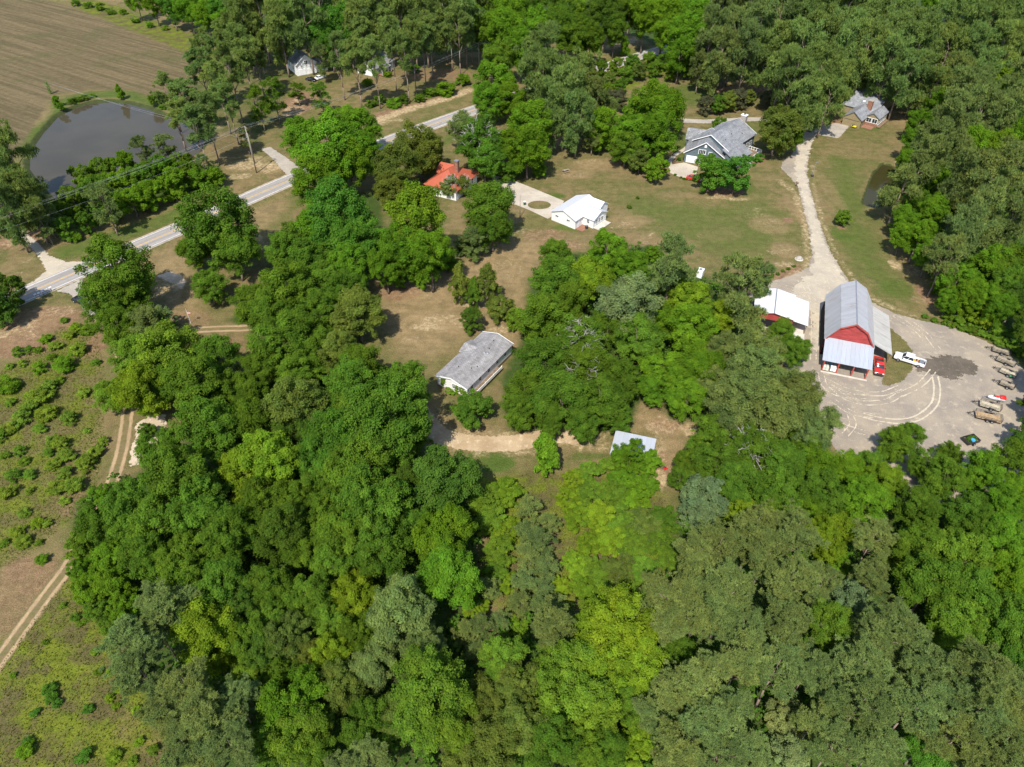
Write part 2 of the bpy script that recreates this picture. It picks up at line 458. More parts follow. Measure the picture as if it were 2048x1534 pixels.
stroke('S', [(1560, 360), (1596, 400), (1612, 470), (1612, 530), (1570, 556)], 1.2, 1.4, 0.7); stroke('S', [(1626, 330), (1634, 400), (1660, 480), (1700, 548), (1750, 598), (1830, 632)], 1.0, 1.2, 0.6)
# C red-brown earth, pine straw and mulch
spot('C', 1095, 272, 60, 14, 0.9); spot('C', 1100, 280, 40, 10, 1.0); spot('C', 1640, 245, 55, 12, 1.0); spot('C', 1500, 178, 50, 6, 0.9); spot('C', 1440, 178, 40, 8, 0.9); spot('C', 1780, 193, 50, 7, 1.0)
spot('C', 880, 150, 90, 14, 0.6); spot('C', 800, 155, 90, 18, 0.4); spot('C', 600, 205, 40, 26, 0.8); spot('C', 460, 280, 50, 28, 0.7); spot('C', 480, 300, 40, 20, 0.6); spot('C', 400, 275, 30, 14, 0.6)
stroke('C', [(740, 236), (790, 222), (850, 207), (900, 192)], 2.5, 2, 0.9); spot('C', 690, 260, 40, 20, 0.7)
stroke('C', [(1480, 590), (1530, 562), (1575, 546), (1592, 536)], 1.6, 1.0, 1.0); spot('C', 1450, 385, 45, 9, 0.9); spot('C', 1515, 320, 18, 10, 0.8); spot('C', 1352, 322, 8, 10, 0.9)
spot('C', 1577, 440, 13, 6, 1.0); spot('C', 1683, 455, 10, 4, 0.9); spot('C', 1850, 590, 16, 26, 0.8); spot('C', 1330, 850, 40, 20, 0.7); spot('C', 800, 585, 50, 20, 0.7); spot('C', 1330, 930, 25, 40, 0.6)
spot('C', 30, 480, 60, 20, 0.8); spot('C', 60, 470, 40, 12, 0.7); spot('C', 80, 640, 110, 34, 0.7); spot('C', 40, 690, 90, 30, 0.75); spot('C', 190, 690, 30, 30, 0.7)
spot('C', 40, 1180, 90, 60, 0.55); spot('C', 60, 1140, 70, 40, 0.6); spot('C', 150, 1010, 40, 30, 0.6); spot('C', 20, 1240, 60, 40, 0.5); spot('C', 255, 1450, 30, 40, 0.4); spot('C', 300, 1500, 40, 30, 0.4)
spot('C', 640, 280, 60, 30, 0.7); spot('C', 1250, 90, 40, 14, 0.4); spot('C', 640, 95, 30, 40, 0.4); spot('C', 380, 640, 60, 26, 0.5); spot('C', 480, 690, 60, 26, 0.5); spot('C', 180, 600, 10, 10, 0.2); spot('C', 1090, 470, 60, 16, 0.6); spot('C', 1120, 490, 60, 14, 0.55)
# T rank weeds and briars
blob('T', [(-40, 1330), (60, 1240), (130, 1150), (200, 1200), (260, 1320), (340, 1460), (420, 1560), (-60, 1560)], 4, 1.0)
blob('T', [(-60, 740), (40, 720), (120, 650), (190, 640), (215, 760), (205, 900), (190, 980), (150, 1040), (60, 1110), (-60, 1140)], 5, 0.62)
blob('T', [(950, 960), (1060, 940), (1220, 950), (1330, 990), (1370, 1080), (1320, 1200), (1000, 1230), (960, 1060)], 4, 1.0)
blob('T', [(120, -20), (230, 10), (360, 60), (420, 80), (440, 120), (380, 110), (260, 60), (160, 20)], 4, 1.0); blob('T', [(1830, -5), (1960, -5), (1990, 14), (1920, 50), (1820, 36)], 4, 1.0); blob('T', [(1180, 130), (1280, 90), (1380, 110), (1400, 150), (1300, 160), (1240, 190), (1160, 190)], 4, 0.9)
blob('T', [(1880, 655), (1960, 670), (2040, 700), (2080, 740), (2090, 690), (1990, 650), (1900, 630)], 2, 0.9)
# F dark wood floor
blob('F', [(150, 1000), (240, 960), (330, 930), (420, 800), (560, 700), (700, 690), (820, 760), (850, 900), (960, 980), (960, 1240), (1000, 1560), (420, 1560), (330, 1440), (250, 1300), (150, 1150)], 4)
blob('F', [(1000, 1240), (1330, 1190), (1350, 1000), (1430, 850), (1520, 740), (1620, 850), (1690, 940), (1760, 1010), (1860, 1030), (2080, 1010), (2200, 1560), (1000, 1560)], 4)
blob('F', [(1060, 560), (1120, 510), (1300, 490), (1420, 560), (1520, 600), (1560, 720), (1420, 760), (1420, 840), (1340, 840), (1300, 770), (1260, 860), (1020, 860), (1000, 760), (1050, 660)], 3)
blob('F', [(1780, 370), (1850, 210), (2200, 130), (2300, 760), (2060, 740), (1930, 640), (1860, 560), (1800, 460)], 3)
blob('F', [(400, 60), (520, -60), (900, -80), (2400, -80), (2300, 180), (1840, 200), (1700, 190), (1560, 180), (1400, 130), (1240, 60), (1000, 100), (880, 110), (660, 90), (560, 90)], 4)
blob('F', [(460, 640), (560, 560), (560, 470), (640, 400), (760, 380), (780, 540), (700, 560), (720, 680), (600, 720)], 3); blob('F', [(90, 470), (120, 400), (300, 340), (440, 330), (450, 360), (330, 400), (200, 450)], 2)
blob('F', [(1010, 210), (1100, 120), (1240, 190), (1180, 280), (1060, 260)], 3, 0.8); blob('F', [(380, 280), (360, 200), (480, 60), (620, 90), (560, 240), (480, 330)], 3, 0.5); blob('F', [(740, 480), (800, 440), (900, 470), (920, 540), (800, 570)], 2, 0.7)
# P mown hay field
blob('P', [(-400, -20), (60, -10), (160, 20), (260, 60), (370, 105), (400, 160), (390, 200), (340, 205), (260, 180), (180, 180), (110, 190), (70, 250), (20, 330), (-40, 360), (-400, 480)], 4)
# D damp grass at the water's edge
W['D'] = np.maximum(sstep(pond_sd, -2.2, -0.2), np.maximum(sstep(pond2_sd, -0.8, 0), sstep(marsh_sd, -2, 0)))
road_mask = sstep(road_d, 3.2, 5)

nv = GX.size
co = np.stack([GX.ravel(), GY.ravel(), GZ.ravel()], 1)
ny, nx = GX.shape
idx = np.arange(nv).reshape(ny, nx)
quads = np.stack([idx[:-1, :-1], idx[:-1, 1:], idx[1:, 1:], idx[1:, :-1]], -1).reshape(-1, 4)

def np_mesh(name, co, faces, smooth=False):
    """fast mesh from numpy arrays; faces (n, k)"""
    me = bpy.data.meshes.new(name)
    n, k = faces.shape
    me.vertices.add(len(co)); me.loops.add(n * k); me.polygons.add(n)
    me.vertices.foreach_set('co', np.ascontiguousarray(co, np.float32).ravel())
    me.loops.foreach_set('vertex_index', np.ascontiguousarray(faces, np.int32).ravel())
    me.polygons.foreach_set('loop_start', np.arange(0, n * k, k, dtype=np.int32))
    me.polygons.foreach_set('use_smooth', np.full(n, smooth))
    me.update(calc_edges=True)
    return me

def color_attr(me, name, arr):
    a = me.attributes.new(name, 'FLOAT_COLOR', 'POINT')
    a.data.foreach_set('color', np.ascontiguousarray(arr, np.float32).ravel())

me = np_mesh('ground', co, quads, True)
color_attr(me, 'cover_a', np.stack([W[k].ravel() for k in 'GSCD'], 1))
color_attr(me, 'cover_b', np.stack([W[k].ravel() for k in 'TFPV'], 1))

k = NT('ground cover')
p = k.pos()
n_big, n_mid, n_fine, n_grain = k.noise(p, 0.045, 4, 0.6), k.noise(p, 0.22, 5, 0.62, 0.4), k.noise(p, 1.1, 5, 0.65), k.noise(p, 5.0, 3, 0.6)
A, B = k.attr('cover_a'), k.attr('cover_b')
sa, sb = k.n('ShaderNodeSeparateColor'), k.n('ShaderNodeSeparateColor')
k.l(A.outputs['Color'], sa.inputs[0]); k.l(B.outputs['Color'], sb.inputs[0])
wob = k.math('MULTIPLY_ADD', n_mid, 0.9, k.math('MULTIPLY_ADD', n_fine, 0.55, -0.725))
def mask(w, amt=1.0, lo=0.22, hi=0.82):
    return k.ramp(k.math('MULTIPLY_ADD', wob, amt, w), lo, hi)
base = k.mix(k.ramp(n_big, 0.38, 0.62), colvec(k, (0.178, 0.130, 0.060)), colvec(k, (0.128, 0.112, 0.040)))
base = k.mix(k.ramp(n_mid, 0.42, 0.66, 0, 0.75), base, colvec(k, (0.086, 0.092, 0.026)))
base = k.mix(k.ramp(n_fine, 0.52, 0.75, 0, 0.5), base, colvec(k, (0.225, 0.162, 0.082)))
grass = k.mix(k.ramp(n_mid, 0.35, 0.65), colvec(k, (0.066, 0.098, 0.018)), colvec(k, (0.092, 0.104, 0.026)))
c = k.mix(mask(sa.outputs[0]), base, grass)
tan = k.mix(k.ramp(n_mid, 0.38, 0.62), colvec(k, (0.245, 0.172, 0.086)), colvec(k, (0.172, 0.128, 0.060)))
c = k.mix(mask(B.outputs['Alpha'], 1.0), c, tan)
weed = k.mix(k.ramp(n_mid, 0.40, 0.60), colvec(k, (0.098, 0.082, 0.032)), colvec(k, (0.122, 0.142, 0.015)))
weed = k.mix(k.ramp(k.noise(p, 0.6, 5, 0.7), 0.5, 0.7, 0, 0.8), weed, colvec(k, (0.080, 0.115, 0.014)))
c = k.mix(mask(sb.outputs[0], 0.8), c, weed)
dirx = at(330, 185) - at(60, 105)
fv = k.mapv(p, rot=(0, 0, -math.atan2(dirx.y, dirx.x)), scale=(1, 1, 1))
fs = k.noise(k.mapv(fv, scale=(0.012, 0.5, 1)), 1.0, 5, 0.65)
fs2 = k.noise(k.mapv(fv, scale=(0.035, 1.6, 1)), 1.0, 4, 0.7)
field = k.mix(k.ramp(fs, 0.40, 0.62), colvec(k, (0.100, 0.078, 0.038)), colvec(k, (0.150, 0.112, 0.058)))
field = k.mix(k.ramp(fs2, 0.60, 0.74, 0, 0.75), field, colvec(k, (0.27, 0.20, 0.112)))
field = k.mix(k.ramp(n_big, 0.5, 0.68, 0, 0.55), field, colvec(k, (0.080, 0.080, 0.030)))
c = k.mix(mask(sb.outputs[2], 0.5), c, field)
clay = k.mix(k.ramp(n_fine, 0.35, 0.65), colvec(k, (0.165, 0.098, 0.054)), colvec(k, (0.225, 0.142, 0.080)))
c = k.mix(mask(sa.outputs[2], 1.0), c, clay)
sand = k.mix(k.ramp(n_fine, 0.3, 0.7), colvec(k, (0.27, 0.19, 0.098)), colvec(k, (0.44, 0.335, 0.195)))
c = k.mix(k.ramp(k.math('MULTIPLY_ADD', wob, 1.7, k.math('MULTIPLY', sa.outputs[1], 0.95)), 0.25, 1.0), c, sand)
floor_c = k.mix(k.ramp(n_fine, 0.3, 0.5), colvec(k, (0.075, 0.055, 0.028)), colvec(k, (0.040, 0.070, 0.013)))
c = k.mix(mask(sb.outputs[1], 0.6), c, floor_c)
c = k.mix(mask(A.outputs['Alpha'], 0.6), c, colvec(k, (0.045, 0.055, 0.018)))
stk = k.noise(k.mapv(p, rot=(0, 0, 0.6), scale=(0.08, 0.8, 1)), 1.0, 4, 0.65)
c = k.scale(c, k.ramp(stk, 0.3, 0.7, 0.94, 1.06))
c = k.scale(c, k.math('MULTIPLY', k.ramp(n_grain, 0.25, 0.75, 0.62, 1.38), k.ramp(k.noise(p, 0.5, 4, 0.7), 0.25, 0.75, 0.84, 1.16)))
hgt_ = k.math('MULTIPLY_ADD', n_grain, 0.5, n_fine)
M['ground'] = k.surf(k.bsdf(c, 0.95, 0.1, 0, k.bump(hgt_, 0.7, 0.25)))
tag(link('ground', me, None, M['ground']), kind='structure')

# ------------------------------------------------------------------ water
def water_sheet(name, pts, z, mat, pad=3.0):
    c = sum((Vector((p.x, p.y)) for p in pts), Vector((0, 0))) / len(pts)
    out = [c + (Vector((p.x, p.y)) - c) * (1 + pad / max(1, (Vector((p.x, p.y)) - c).length)) for p in pts]
    mb = MB()
    n = len(out)
    mb.add([(q.x, q.y, z) for q in out] + [(c.x, c.y, z)], [(i, (i + 1) % n, n) for i in range(n)])
    return tag(mb.build(name, mat), kind='structure')
def water_mat(name, col, spec=0.5, wav=0.05):
    k = NT(name)
    p = k.pos()
    c = k.mix(k.ramp(k.noise(p, 0.05, 3), 0.35, 0.65), colvec(k, tuple(x * 0.88 for x in col)), colvec(k, tuple(x * 1.1 for x in col)))
    b = k.bsdf(c, 0.05, spec, 0, k.bump(k.noise(p, 1.6, 3, 0.5), wav, 0.06))
    return k.surf(b)
M['water'] = water_mat('muddy pond water', (0.060, 0.050, 0.031), 0.12)
M['dark_water'] = water_mat('dark still water', (0.040, 0.036, 0.012), 0.12)
water_sheet('pond_water', POND, -0.75, M['water'], 1.0)
water_sheet('ditch_pond_water', POND2, -0.45, M['dark_water'], 0.4)
water_sheet('marsh_water', MARSH, -0.3, M['dark_water'], 0.5)

# ------------------------------------------------------------------ road and markings
def ribbon(name, line, o0, o1, z, mat, dash=None):
    """strip along a line between the side offsets o0 and o1"""
    mb = MB()
    pts = [Vector((p[0], p[1])) for p in line]
    L, R_ = [], []
    for i, q in enumerate(pts):
        d = (pts[min(i + 1, len(pts) - 1)] - pts[max(i - 1, 0)]).normalized()
        nrm = Vector((-d.y, d.x))
        L.append(q + nrm * o1); R_.append(q + nrm * o0)
    n = len(pts)
    mb.add([(q.x, q.y, z) for q in R_] + [(q.x, q.y, z) for q in L], [(i, i + 1, n + i + 1, n + i) for i in range(n - 1)])
    return mb.build(name, mat)
k = NT('worn asphalt')
p = k.pos()
d_ = (Vector(ROAD[60]) - Vector(ROAD[20]))
pr = k.mapv(p, rot=(0, 0, -math.atan2(d_.y, d_.x)))
c = k.mix(k.ramp(k.noise(k.mapv(pr, scale=(0.03, 1.1, 1)), 1.0, 4, 0.6), 0.35, 0.65), colvec(k, (0.25, 0.228, 0.206)), colvec(k, (0.325, 0.298, 0.272)))
c = k.scale(c, k.ramp(k.noise(p, 4.0, 4, 0.7), 0.25, 0.75, 0.86, 1.12))
cr = k.n('ShaderNodeTexVoronoi', feature='DISTANCE_TO_EDGE')
k.l(p, cr.inputs['Vector']); cr.inputs['Scale'].default_value = 0.35
c = k.mix(k.ramp(cr.outputs['Distance'], 0.0, 0.018, 0.35, 0), c, colvec(k, (0.12, 0.115, 0.11)))
M['asphalt'] = k.surf(k.bsdf(c, 0.92, 0.2))
M['line_white'] = plain('worn white road paint', (0.72, 0.71, 0.68), 0.8, 0.2, var=0.2, nscale=0.8)
M['line_yellow'] = plain('worn yellow road paint', (0.62, 0.36, 0.06), 0.8, 0.2, var=0.2, nscale=0.8)
M['shoulder'] = plain('gravel shoulder', (0.36, 0.30, 0.22), 0.95, 0.1, var=0.3, nscale=0.7)
tag(ribbon('road_shoulder', ROAD, -3.95, 3.95, 0.02, M['shoulder']), kind='structure')
rd = tag(ribbon('road', ROAD, -3.4, 3.4, 0.05, M['asphalt']), kind='structure')
for o0, o1, m in ((-3.02, -2.86, 'line_white'), (2.86, 3.02, 'line_white'), (-0.21, -0.08, 'line_yellow'), (0.08, 0.21, 'line_yellow')):
    ribbon('lane_marking', ROAD, o0, o1, 0.056, M[m], None).parent = rd

# ------------------------------------------------------------------ unpaved and concrete sheets with ragged edges
def sheet(name, sd_fn, bbox, res, z, mat, margin=1.3):
    """grid cells where sd_fn(X, Y) > -margin; the material frays the border by the stored distance"""
    xs, ys = np.arange(bbox[0], bbox[1], res), np.arange(bbox[2], bbox[3], res)
    X, Y = np.meshgrid(xs, ys)
    sd, side = sd_fn(X, Y)
    keep = sd > -margin
    ii = np.arange(X.size).reshape(X.shape)
    q = np.stack([ii[:-1, :-1], ii[:-1, 1:], ii[1:, 1:], ii[1:, :-1]], -1).reshape(-1, 4)
    kk = keep.ravel()[q].any(1)
    q = q[kk]
    used, inv = np.unique(q, return_inverse=True)
    me = np_mesh(name, np.stack([X.ravel()[used], Y.ravel()[used], np.full(len(used), z)], 1), inv.reshape(-1, 4))
    color_attr(me, 'edge', np.stack([sd.ravel()[used] * 0.1 + 0.5, side.ravel()[used] * 0.05 + 0.5, np.zeros(len(used)), np.ones(len(used))], 1))
    return tag(link(name, me, None, mat), kind='structure')
def bbox_of(pts, pad=2.0):
    xs, ys = [p[0] for p in pts], [p[1] for p in pts]
    return min(xs) - pad, max(xs) + pad, min(ys) - pad, max(ys) + pad
def frayed(name, cols, rag=0.5, nscale=0.5, ruts=None, stretch=None, fray=0.9):
    """cols: pale, dark, fleck. ruts: half distance between wheel tracks, their width, colour between them"""
    k = NT(name)
    p = k.pos()
    e = k.attr('edge')
    s = k.n('ShaderNodeSeparateColor'); k.l(e.outputs['Color'], s.inputs[0])
    sd = k.math('MULTIPLY_ADD', s.outputs[0], 10.0, -5.0)
    v = k.mapv(p, rot=(0, 0, stretch[0]), scale=(stretch[1], 1, 1)) if stretch else p
    n1, n2, n3 = k.noise(v, nscale * 0.35, 4, 0.6), k.noise(v, nscale * 1.6, 5, 0.65), k.noise(p, 6.0, 3, 0.6)
    c = k.mix(k.ramp(n1, 0.36, 0.64), colvec(k, cols[0]), colvec(k, cols[1]))
    c = k.mix(k.ramp(n2, 0.52, 0.72, 0, 0.8), c, colvec(k, cols[2]))
    if ruts:
        u = k.math('ABSOLUTE', k.math('MULTIPLY_ADD', s.outputs[1], 20.0, -10.0))
        off = k.math('ABSOLUTE', k.math('SUBTRACT', u, ruts[0]))
        t = k.ramp(k.math('MULTIPLY_ADD', n2, 0.5, off), ruts[1] + 0.1, ruts[1] + 0.42)
        c = k.mix(t, c, k.mix(k.ramp(n2, 0.4, 0.62), colvec(k, ruts[2]), colvec(k, ruts[3])))
    c = k.scale(c, k.ramp(n3, 0.2, 0.8, 0.84, 1.16))
    b = k.bsdf(c, 0.95, 0.12, 0, k.bump(n2, 0.5, 0.08))
    f = k.ramp(k.math('ADD', sd, k.math('MULTIPLY_ADD', k.noise(p, fray, 5, 0.7), 2.4 * rag, -1.2 * rag)), -0.012, 0.012)
    m = k.n('ShaderNodeMixShader'); tr = k.n('ShaderNodeBsdfTransparent')
    k.l(f, m.inputs[0]); k.l(tr.outputs[0], m.inputs[1]); k.l(b, m.inputs[2])
    return k.surf(m.outputs[0])
M['gravel'] = frayed('limestone gravel', ((0.44, 0.375, 0.28), (0.36, 0.31, 0.24), (0.54, 0.465, 0.345)), 1.0, 0.5)
M['yard'] = frayed('packed gravel yard', ((0.315, 0.262, 0.196), (0.245, 0.208, 0.168), (0.42, 0.35, 0.245)), 1.0, 0.42)
M['concrete_pad'] = frayed('weathered concrete', ((0.47, 0.41, 0.325), (0.39, 0.335, 0.265), (0.32, 0.27, 0.21)), 0.12, 0.5)
M['dirt'] = frayed('sandy dirt', ((0.43, 0.32, 0.195), (0.33, 0.235, 0.135), (0.58, 0.47, 0.32)), 1.0, 0.5)
M['track'] = frayed('two-rut track', ((0.37, 0.26, 0.145), (0.30, 0.21, 0.12), (0.44, 0.33, 0.20)), 0.9, 0.6, ruts=(0.85, 0.30, (0.17, 0.125, 0.06), (0.13, 0.115, 0.045)))
M['white_gravel'] = frayed('pale spread gravel', ((0.48, 0.385, 0.275), (0.38, 0.295, 0.20), (0.62, 0.53, 0.40)), 1.0, 0.7)
M['wet'] = frayed('wet gravel', ((0.125, 0.102, 0.077), (0.098, 0.081, 0.061), (0.19, 0.155, 0.12)), 2.2, 0.8, fray=0.8)
M['tyre_mark'] = frayed('fresh tyre marks', ((0.50, 0.425, 0.31), (0.43, 0.365, 0.27), (0.58, 0.50, 0.37)), 0.22, 0.8)
M['gravel_flare'] = frayed('pale driveway gravel', ((0.44, 0.375, 0.28), (0.36, 0.31, 0.24), (0.54, 0.465, 0.345)), 3.0, 0.5, fray=0.3)
M['lane'] = frayed('grey gravel lane', ((0.37, 0.325, 0.265), (0.305, 0.27, 0.225), (0.44, 0.39, 0.315)), 0.7, 0.6)

def poly_sheet(name, px, res, z, mat, holes=(), margin=1.3):
    P_ = ats(px) if not isinstance(px[0], Vector) else px
    def fn(X, Y):
        sd = poly_sd(X, Y, P_)
        for h in holes:
            sd = np.minimum(sd, -poly_sd(X, Y, h))
        return np.clip(sd, -4.9, 4.9), np.zeros_like(sd)
    return sheet(name, fn, bbox_of(P_, margin + 1), res, z, mat, margin)
def line_sheet(name, px, half, res, z, mat):
    L = smooth_line(ats(px))
    def fn(X, Y):
        d, s = line_d(X, Y, L)
        return np.clip(half - d, -4.9, 4.9), np.clip(s, -9.9, 9.9)
    return sheet(name, fn, bbox_of(L, half + 2), res, z, mat)
poly_sheet('gravel_yard', YARD, 0.6, 0.03, M['yard'], [BARN_GRASS])
poly_sheet('gravel_driveway', [(1608, 262), (1597, 290), (1588, 316), (1588, 350), (1600, 380), (1610, 421), (1624, 476), (1627, 512), (1618, 548), (1580, 580), (1600, 600), (1622, 620), (1630, 700), (1646, 700), (1646, 600), (1690, 580), (1730, 602), (1720, 588), (1688, 552), (1656, 502), (1633, 436), (1619, 384), (1612, 350), (1614, 315), (1622, 290), (1632, 268)], 0.5, 0.045, M['gravel_flare'], margin=4.2)
line_sheet('gravel_lane', [(1340, 240), (1370, 241.5), (1410, 243), (1450, 241), (1515, 238.5), (1560, 243), (1606, 256)], 1.75, 0.5, 0.04, M['lane'])
poly_sheet('gravel_junction', [(30, 585), (70, 560), (92, 543), (80, 516), (58, 492), (30, 470), (46, 460), (74, 484), (100, 512), (134, 524), (170, 522), (168, 534), (100, 562), (50, 586)], 0.6, 0.03, M['gravel'])
poly_sheet('gravel_turnoff', [(112, 582), (165, 558), (164, 578), (180, 600), (196, 628), (176, 630), (158, 606), (140, 588)], 0.5, 0.034, M['lane'])
poly_sheet('paved_driveway_mouth', [(578, 352), (606, 340), (574, 316), (540, 294), (522, 298), (548, 320), (566, 342)], 0.6, 0.034, M['lane'])
DRIVE = ats([(985, 352), (1008, 354), (1060, 374), (1128, 402), (1118, 424), (1096, 438), (1058, 420), (1022, 406), (1000, 388), (985, 368)])
OVAL = [Vector((at(1078.6, 410).x + 3.4 * math.cos(a * 0.3927) * 1.0, at(1078.6, 410).y + 2.6 * math.sin(a * 0.3927), 0)) for a in range(16)]
poly_sheet('concrete_driveway', DRIVE, 0.4, 0.04, M['concrete_pad'], [OVAL])
poly_sheet('concrete_parking_pad', [(1339, 330), (1368, 325), (1396, 334), (1392, 350), (1377, 358), (1356, 353), (1340, 346)], 0.4, 0.04, M['concrete_pad'])
line_sheet('concrete_walkway', [(1341, 335), (1340, 322), (1352, 309), (1368, 299), (1376, 292)], 0.7, 0.35, 0.036, M['concrete_pad'])
poly_sheet('concrete_garage_apron', [(1610, 254), (1640, 251), (1672, 246), (1699, 252), (1688, 265), (1676, 277), (1650, 272), (1628, 268)], 0.45, 0.042, M['lane'])
line_sheet('dirt_track', [(-60, 1400), (0, 1319), (60, 1236), (100, 1182), (136, 1134), (165, 1080), (200, 1020), (219, 978), (241, 912), (252, 850), (256, 790), (245, 720), (215, 660), (188, 622)], 1.45, 0.3, 0.03, M['track'])
line_sheet('farm_track', [(360, 664), (385, 661), (430, 658), (475, 657), (530, 658), (600, 690)], 1.5, 0.3, 0.03, M['track'])
line_sheet('sandy_track', [(825, 810), (842, 830), (860, 852), (885, 872), (930, 884), (985, 888), (1040, 884), (1080, 876), (1110, 872), (1150, 873)], 2.1, 0.4, 0.03, M['dirt'])
poly_sheet('spread_gravel', [(271, 852), (294, 832), (330, 829), (334, 859), (320, 896), (306, 931), (261, 932), (260, 901), (271, 875)], 0.5, 0.035, M['white_gravel'])
poly_sheet('sand_patch', [(316, 552), (338, 543), (362, 550), (373, 566), (362, 580), (352, 568), (330, 562)], 0.5, 0.032, M['white_gravel'])
poly_sheet('wet_patch', [(1829, 734), (1859, 716), (1888, 711), (1923, 714), (1946, 724), (1958, 737), (1949, 751), (1929, 748), (1912, 762), (1888, 754), (1859, 746), (1836, 744)], 0.4, 0.05, M['wet'], margin=3.0)
ARCS = [[(1727, 831), (1754, 838), (1796, 843), (1830, 838), (1855, 823), (1870, 805), (1874, 779), (1870, 752)],
        [(1660, 770), (1690, 795), (1730, 806), (1775, 802), (1800, 788)], [(1650, 760), (1700, 782), (1760, 788), (1800, 775)], [(1665, 800), (1700, 824), (1745, 832)],
        [(1640, 740), (1650, 772), (1680, 790), (1730, 794)], [(1680, 850), (1715, 862), (1730, 866)], [(1815, 640), (1850, 668), (1876, 700)], [(1790, 632), (1836, 664), (1862, 696)], [(1600, 560), (1625, 600), (1628, 660), (1626, 720)],
        [(1560, 570), (1600, 584), (1625, 600)], [(1650, 560), (1660, 590), (1700, 600)], [(1800, 790), (1840, 770), (1866, 742)], [(1690, 870), (1705, 850), (1700, 830)]]
for n_arc, A_ in enumerate(ARCS):
    for off in (-0.6, 0.6):
        arc = smooth_line(ats(A_))
        L2 = []
        for i, q in enumerate(arc):
            d = (arc[min(i + 1, len(arc) - 1)] - arc[max(i - 1, 0)]).normalized()
            L2.append(q + Vector((-d.y, d.x)) * off)
        sheet('tyre_marks', lambda X, Y: (lambda ds: (np.clip(0.17 - ds[0] - (0.0 if n_arc == 0 else 0.06), -4.9, 4.9), np.clip(ds[1], -9, 9)))(line_d(X, Y, L2)), bbox_of(L2, 1), 0.25, 0.052 + 0.003 * (2 * n_arc + (off > 0)), M['tyre_mark'], 0.3)

# ------------------------------------------------------------------ foliage
def leaf_mat(name, trans=0.25, rough_var=0.30, warm=0.10):
    """leaf colour comes from the tree's own viewport colour; every leaf and clump differs a little"""
    k = NT(name)
    oi = k.n('ShaderNodeObjectInfo')
    v = k.attr('leaf')
    s = k.n('ShaderNodeSeparateColor'); k.l(v.outputs['Color'], s.inputs[0])
    f = k.math('MULTIPLY', k.math('MULTIPLY_ADD', s.outputs[0], 2 * rough_var, 1 - rough_var), k.math('MULTIPLY_ADD', s.outputs[1], 0.44, 0.78))
    c = k.scale(oi.outputs['Color'], f)
    patch = k.noise(k.obj(), 1.9, 2, 0.5)
    c = k.mix(k.ramp(patch, 0.40, 0.64, 0, 0.8), c, k.mix(1.0, c, colvec(k, (0.74, 0.86, 0.95)), 'MULTIPLY'))
    c = k.mix(k.math('MULTIPLY', s.outputs[1], warm * 2), c, k.mix(1.0, c, colvec(k, (1.18, 1.06, 0.8)), 'MULTIPLY'))
    d, t = k.n('ShaderNodeBsdfDiffuse'), k.n('ShaderNodeBsdfTranslucent')
    k.l(c, d.inputs[0])
    k.l(k.mix(1.0, c, colvec(k, (1.25, 1.35, 0.5)), 'MULTIPLY'), t.inputs[0])
    m = k.n('ShaderNodeMixShader')
    m.inputs[0].default_value = trans
    k.l(d.outputs[0], m.inputs[1]); k.l(t.outputs[0], m.inputs[2])
    return k.surf(m.outputs[0])
M['leaf'] = leaf_mat('broadleaf foliage', 0.38, 0.22)
M['needle'] = leaf_mat('pine needles', 0.24, 0.22, 0.06)
M['bark'] = plain('grey brown bark', (0.16, 0.125, 0.10), 0.95, 0.1, var=0.3, nscale=3, bump=0.4)
M['bark_pine'] = plain('pine bark', (0.22, 0.165, 0.13), 0.95, 0.1, var=0.3, nscale=3, bump=0.4)
M['dead_twig'] = plain('bare grey twigs', (0.40, 0.37, 0.33), 0.9, 0.1, var=0.2)

def unit(a):
    return a / np.maximum(np.linalg.norm(a, axis=-1, keepdims=True), 1e-9)

def cards(pos, nrm, size, aspect, g, clump, tri=False, fold=0.0, axis_dir=None):
    """one small leaf face at each pos, facing nrm; per-leaf random and per-clump tint stored"""
    n = len(pos)
    r = unit(g.normal(size=(n, 3))) if axis_dir is None else axis_dir
    a = unit(np.cross(nrm, r)); b = np.cross(nrm, a)
    s = (size * g.uniform(0.65, 1.3, n))[:, None]
    if axis_dir is not None:
        a, b = unit(axis_dir), unit(np.cross(nrm, axis_dir))
    if tri:
        P = np.stack([pos - b * s * aspect, pos + b * s * aspect, pos + a * s * 2], 1)
        k_ = 3
    else:
        P = np.stack([pos - a * s, pos - b * s * aspect + nrm * s * fold, pos + a * s, pos + b * s * aspect + nrm * s * fold], 1)
        k_ = 4
    col = np.stack([g.uniform(0, 1, n), clump, np.zeros(n), np.ones(n)], 1)
    return P.reshape(-1, 3), np.arange(n * k_).reshape(n, k_), np.repeat(col, k_, 0)

def leaf_mesh(name, parts, mat):
    P, F, C, off = [], [], [], 0
    for p_, f_, c_ in parts:
        P.append(p_); F.append(f_ + off); C.append(c_); off += len(p_)
    me = np_mesh(name, np.concatenate(P), np.concatenate(F))
    color_attr(me, 'leaf', np.concatenate(C))
    me.materials.append(mat)
    return me

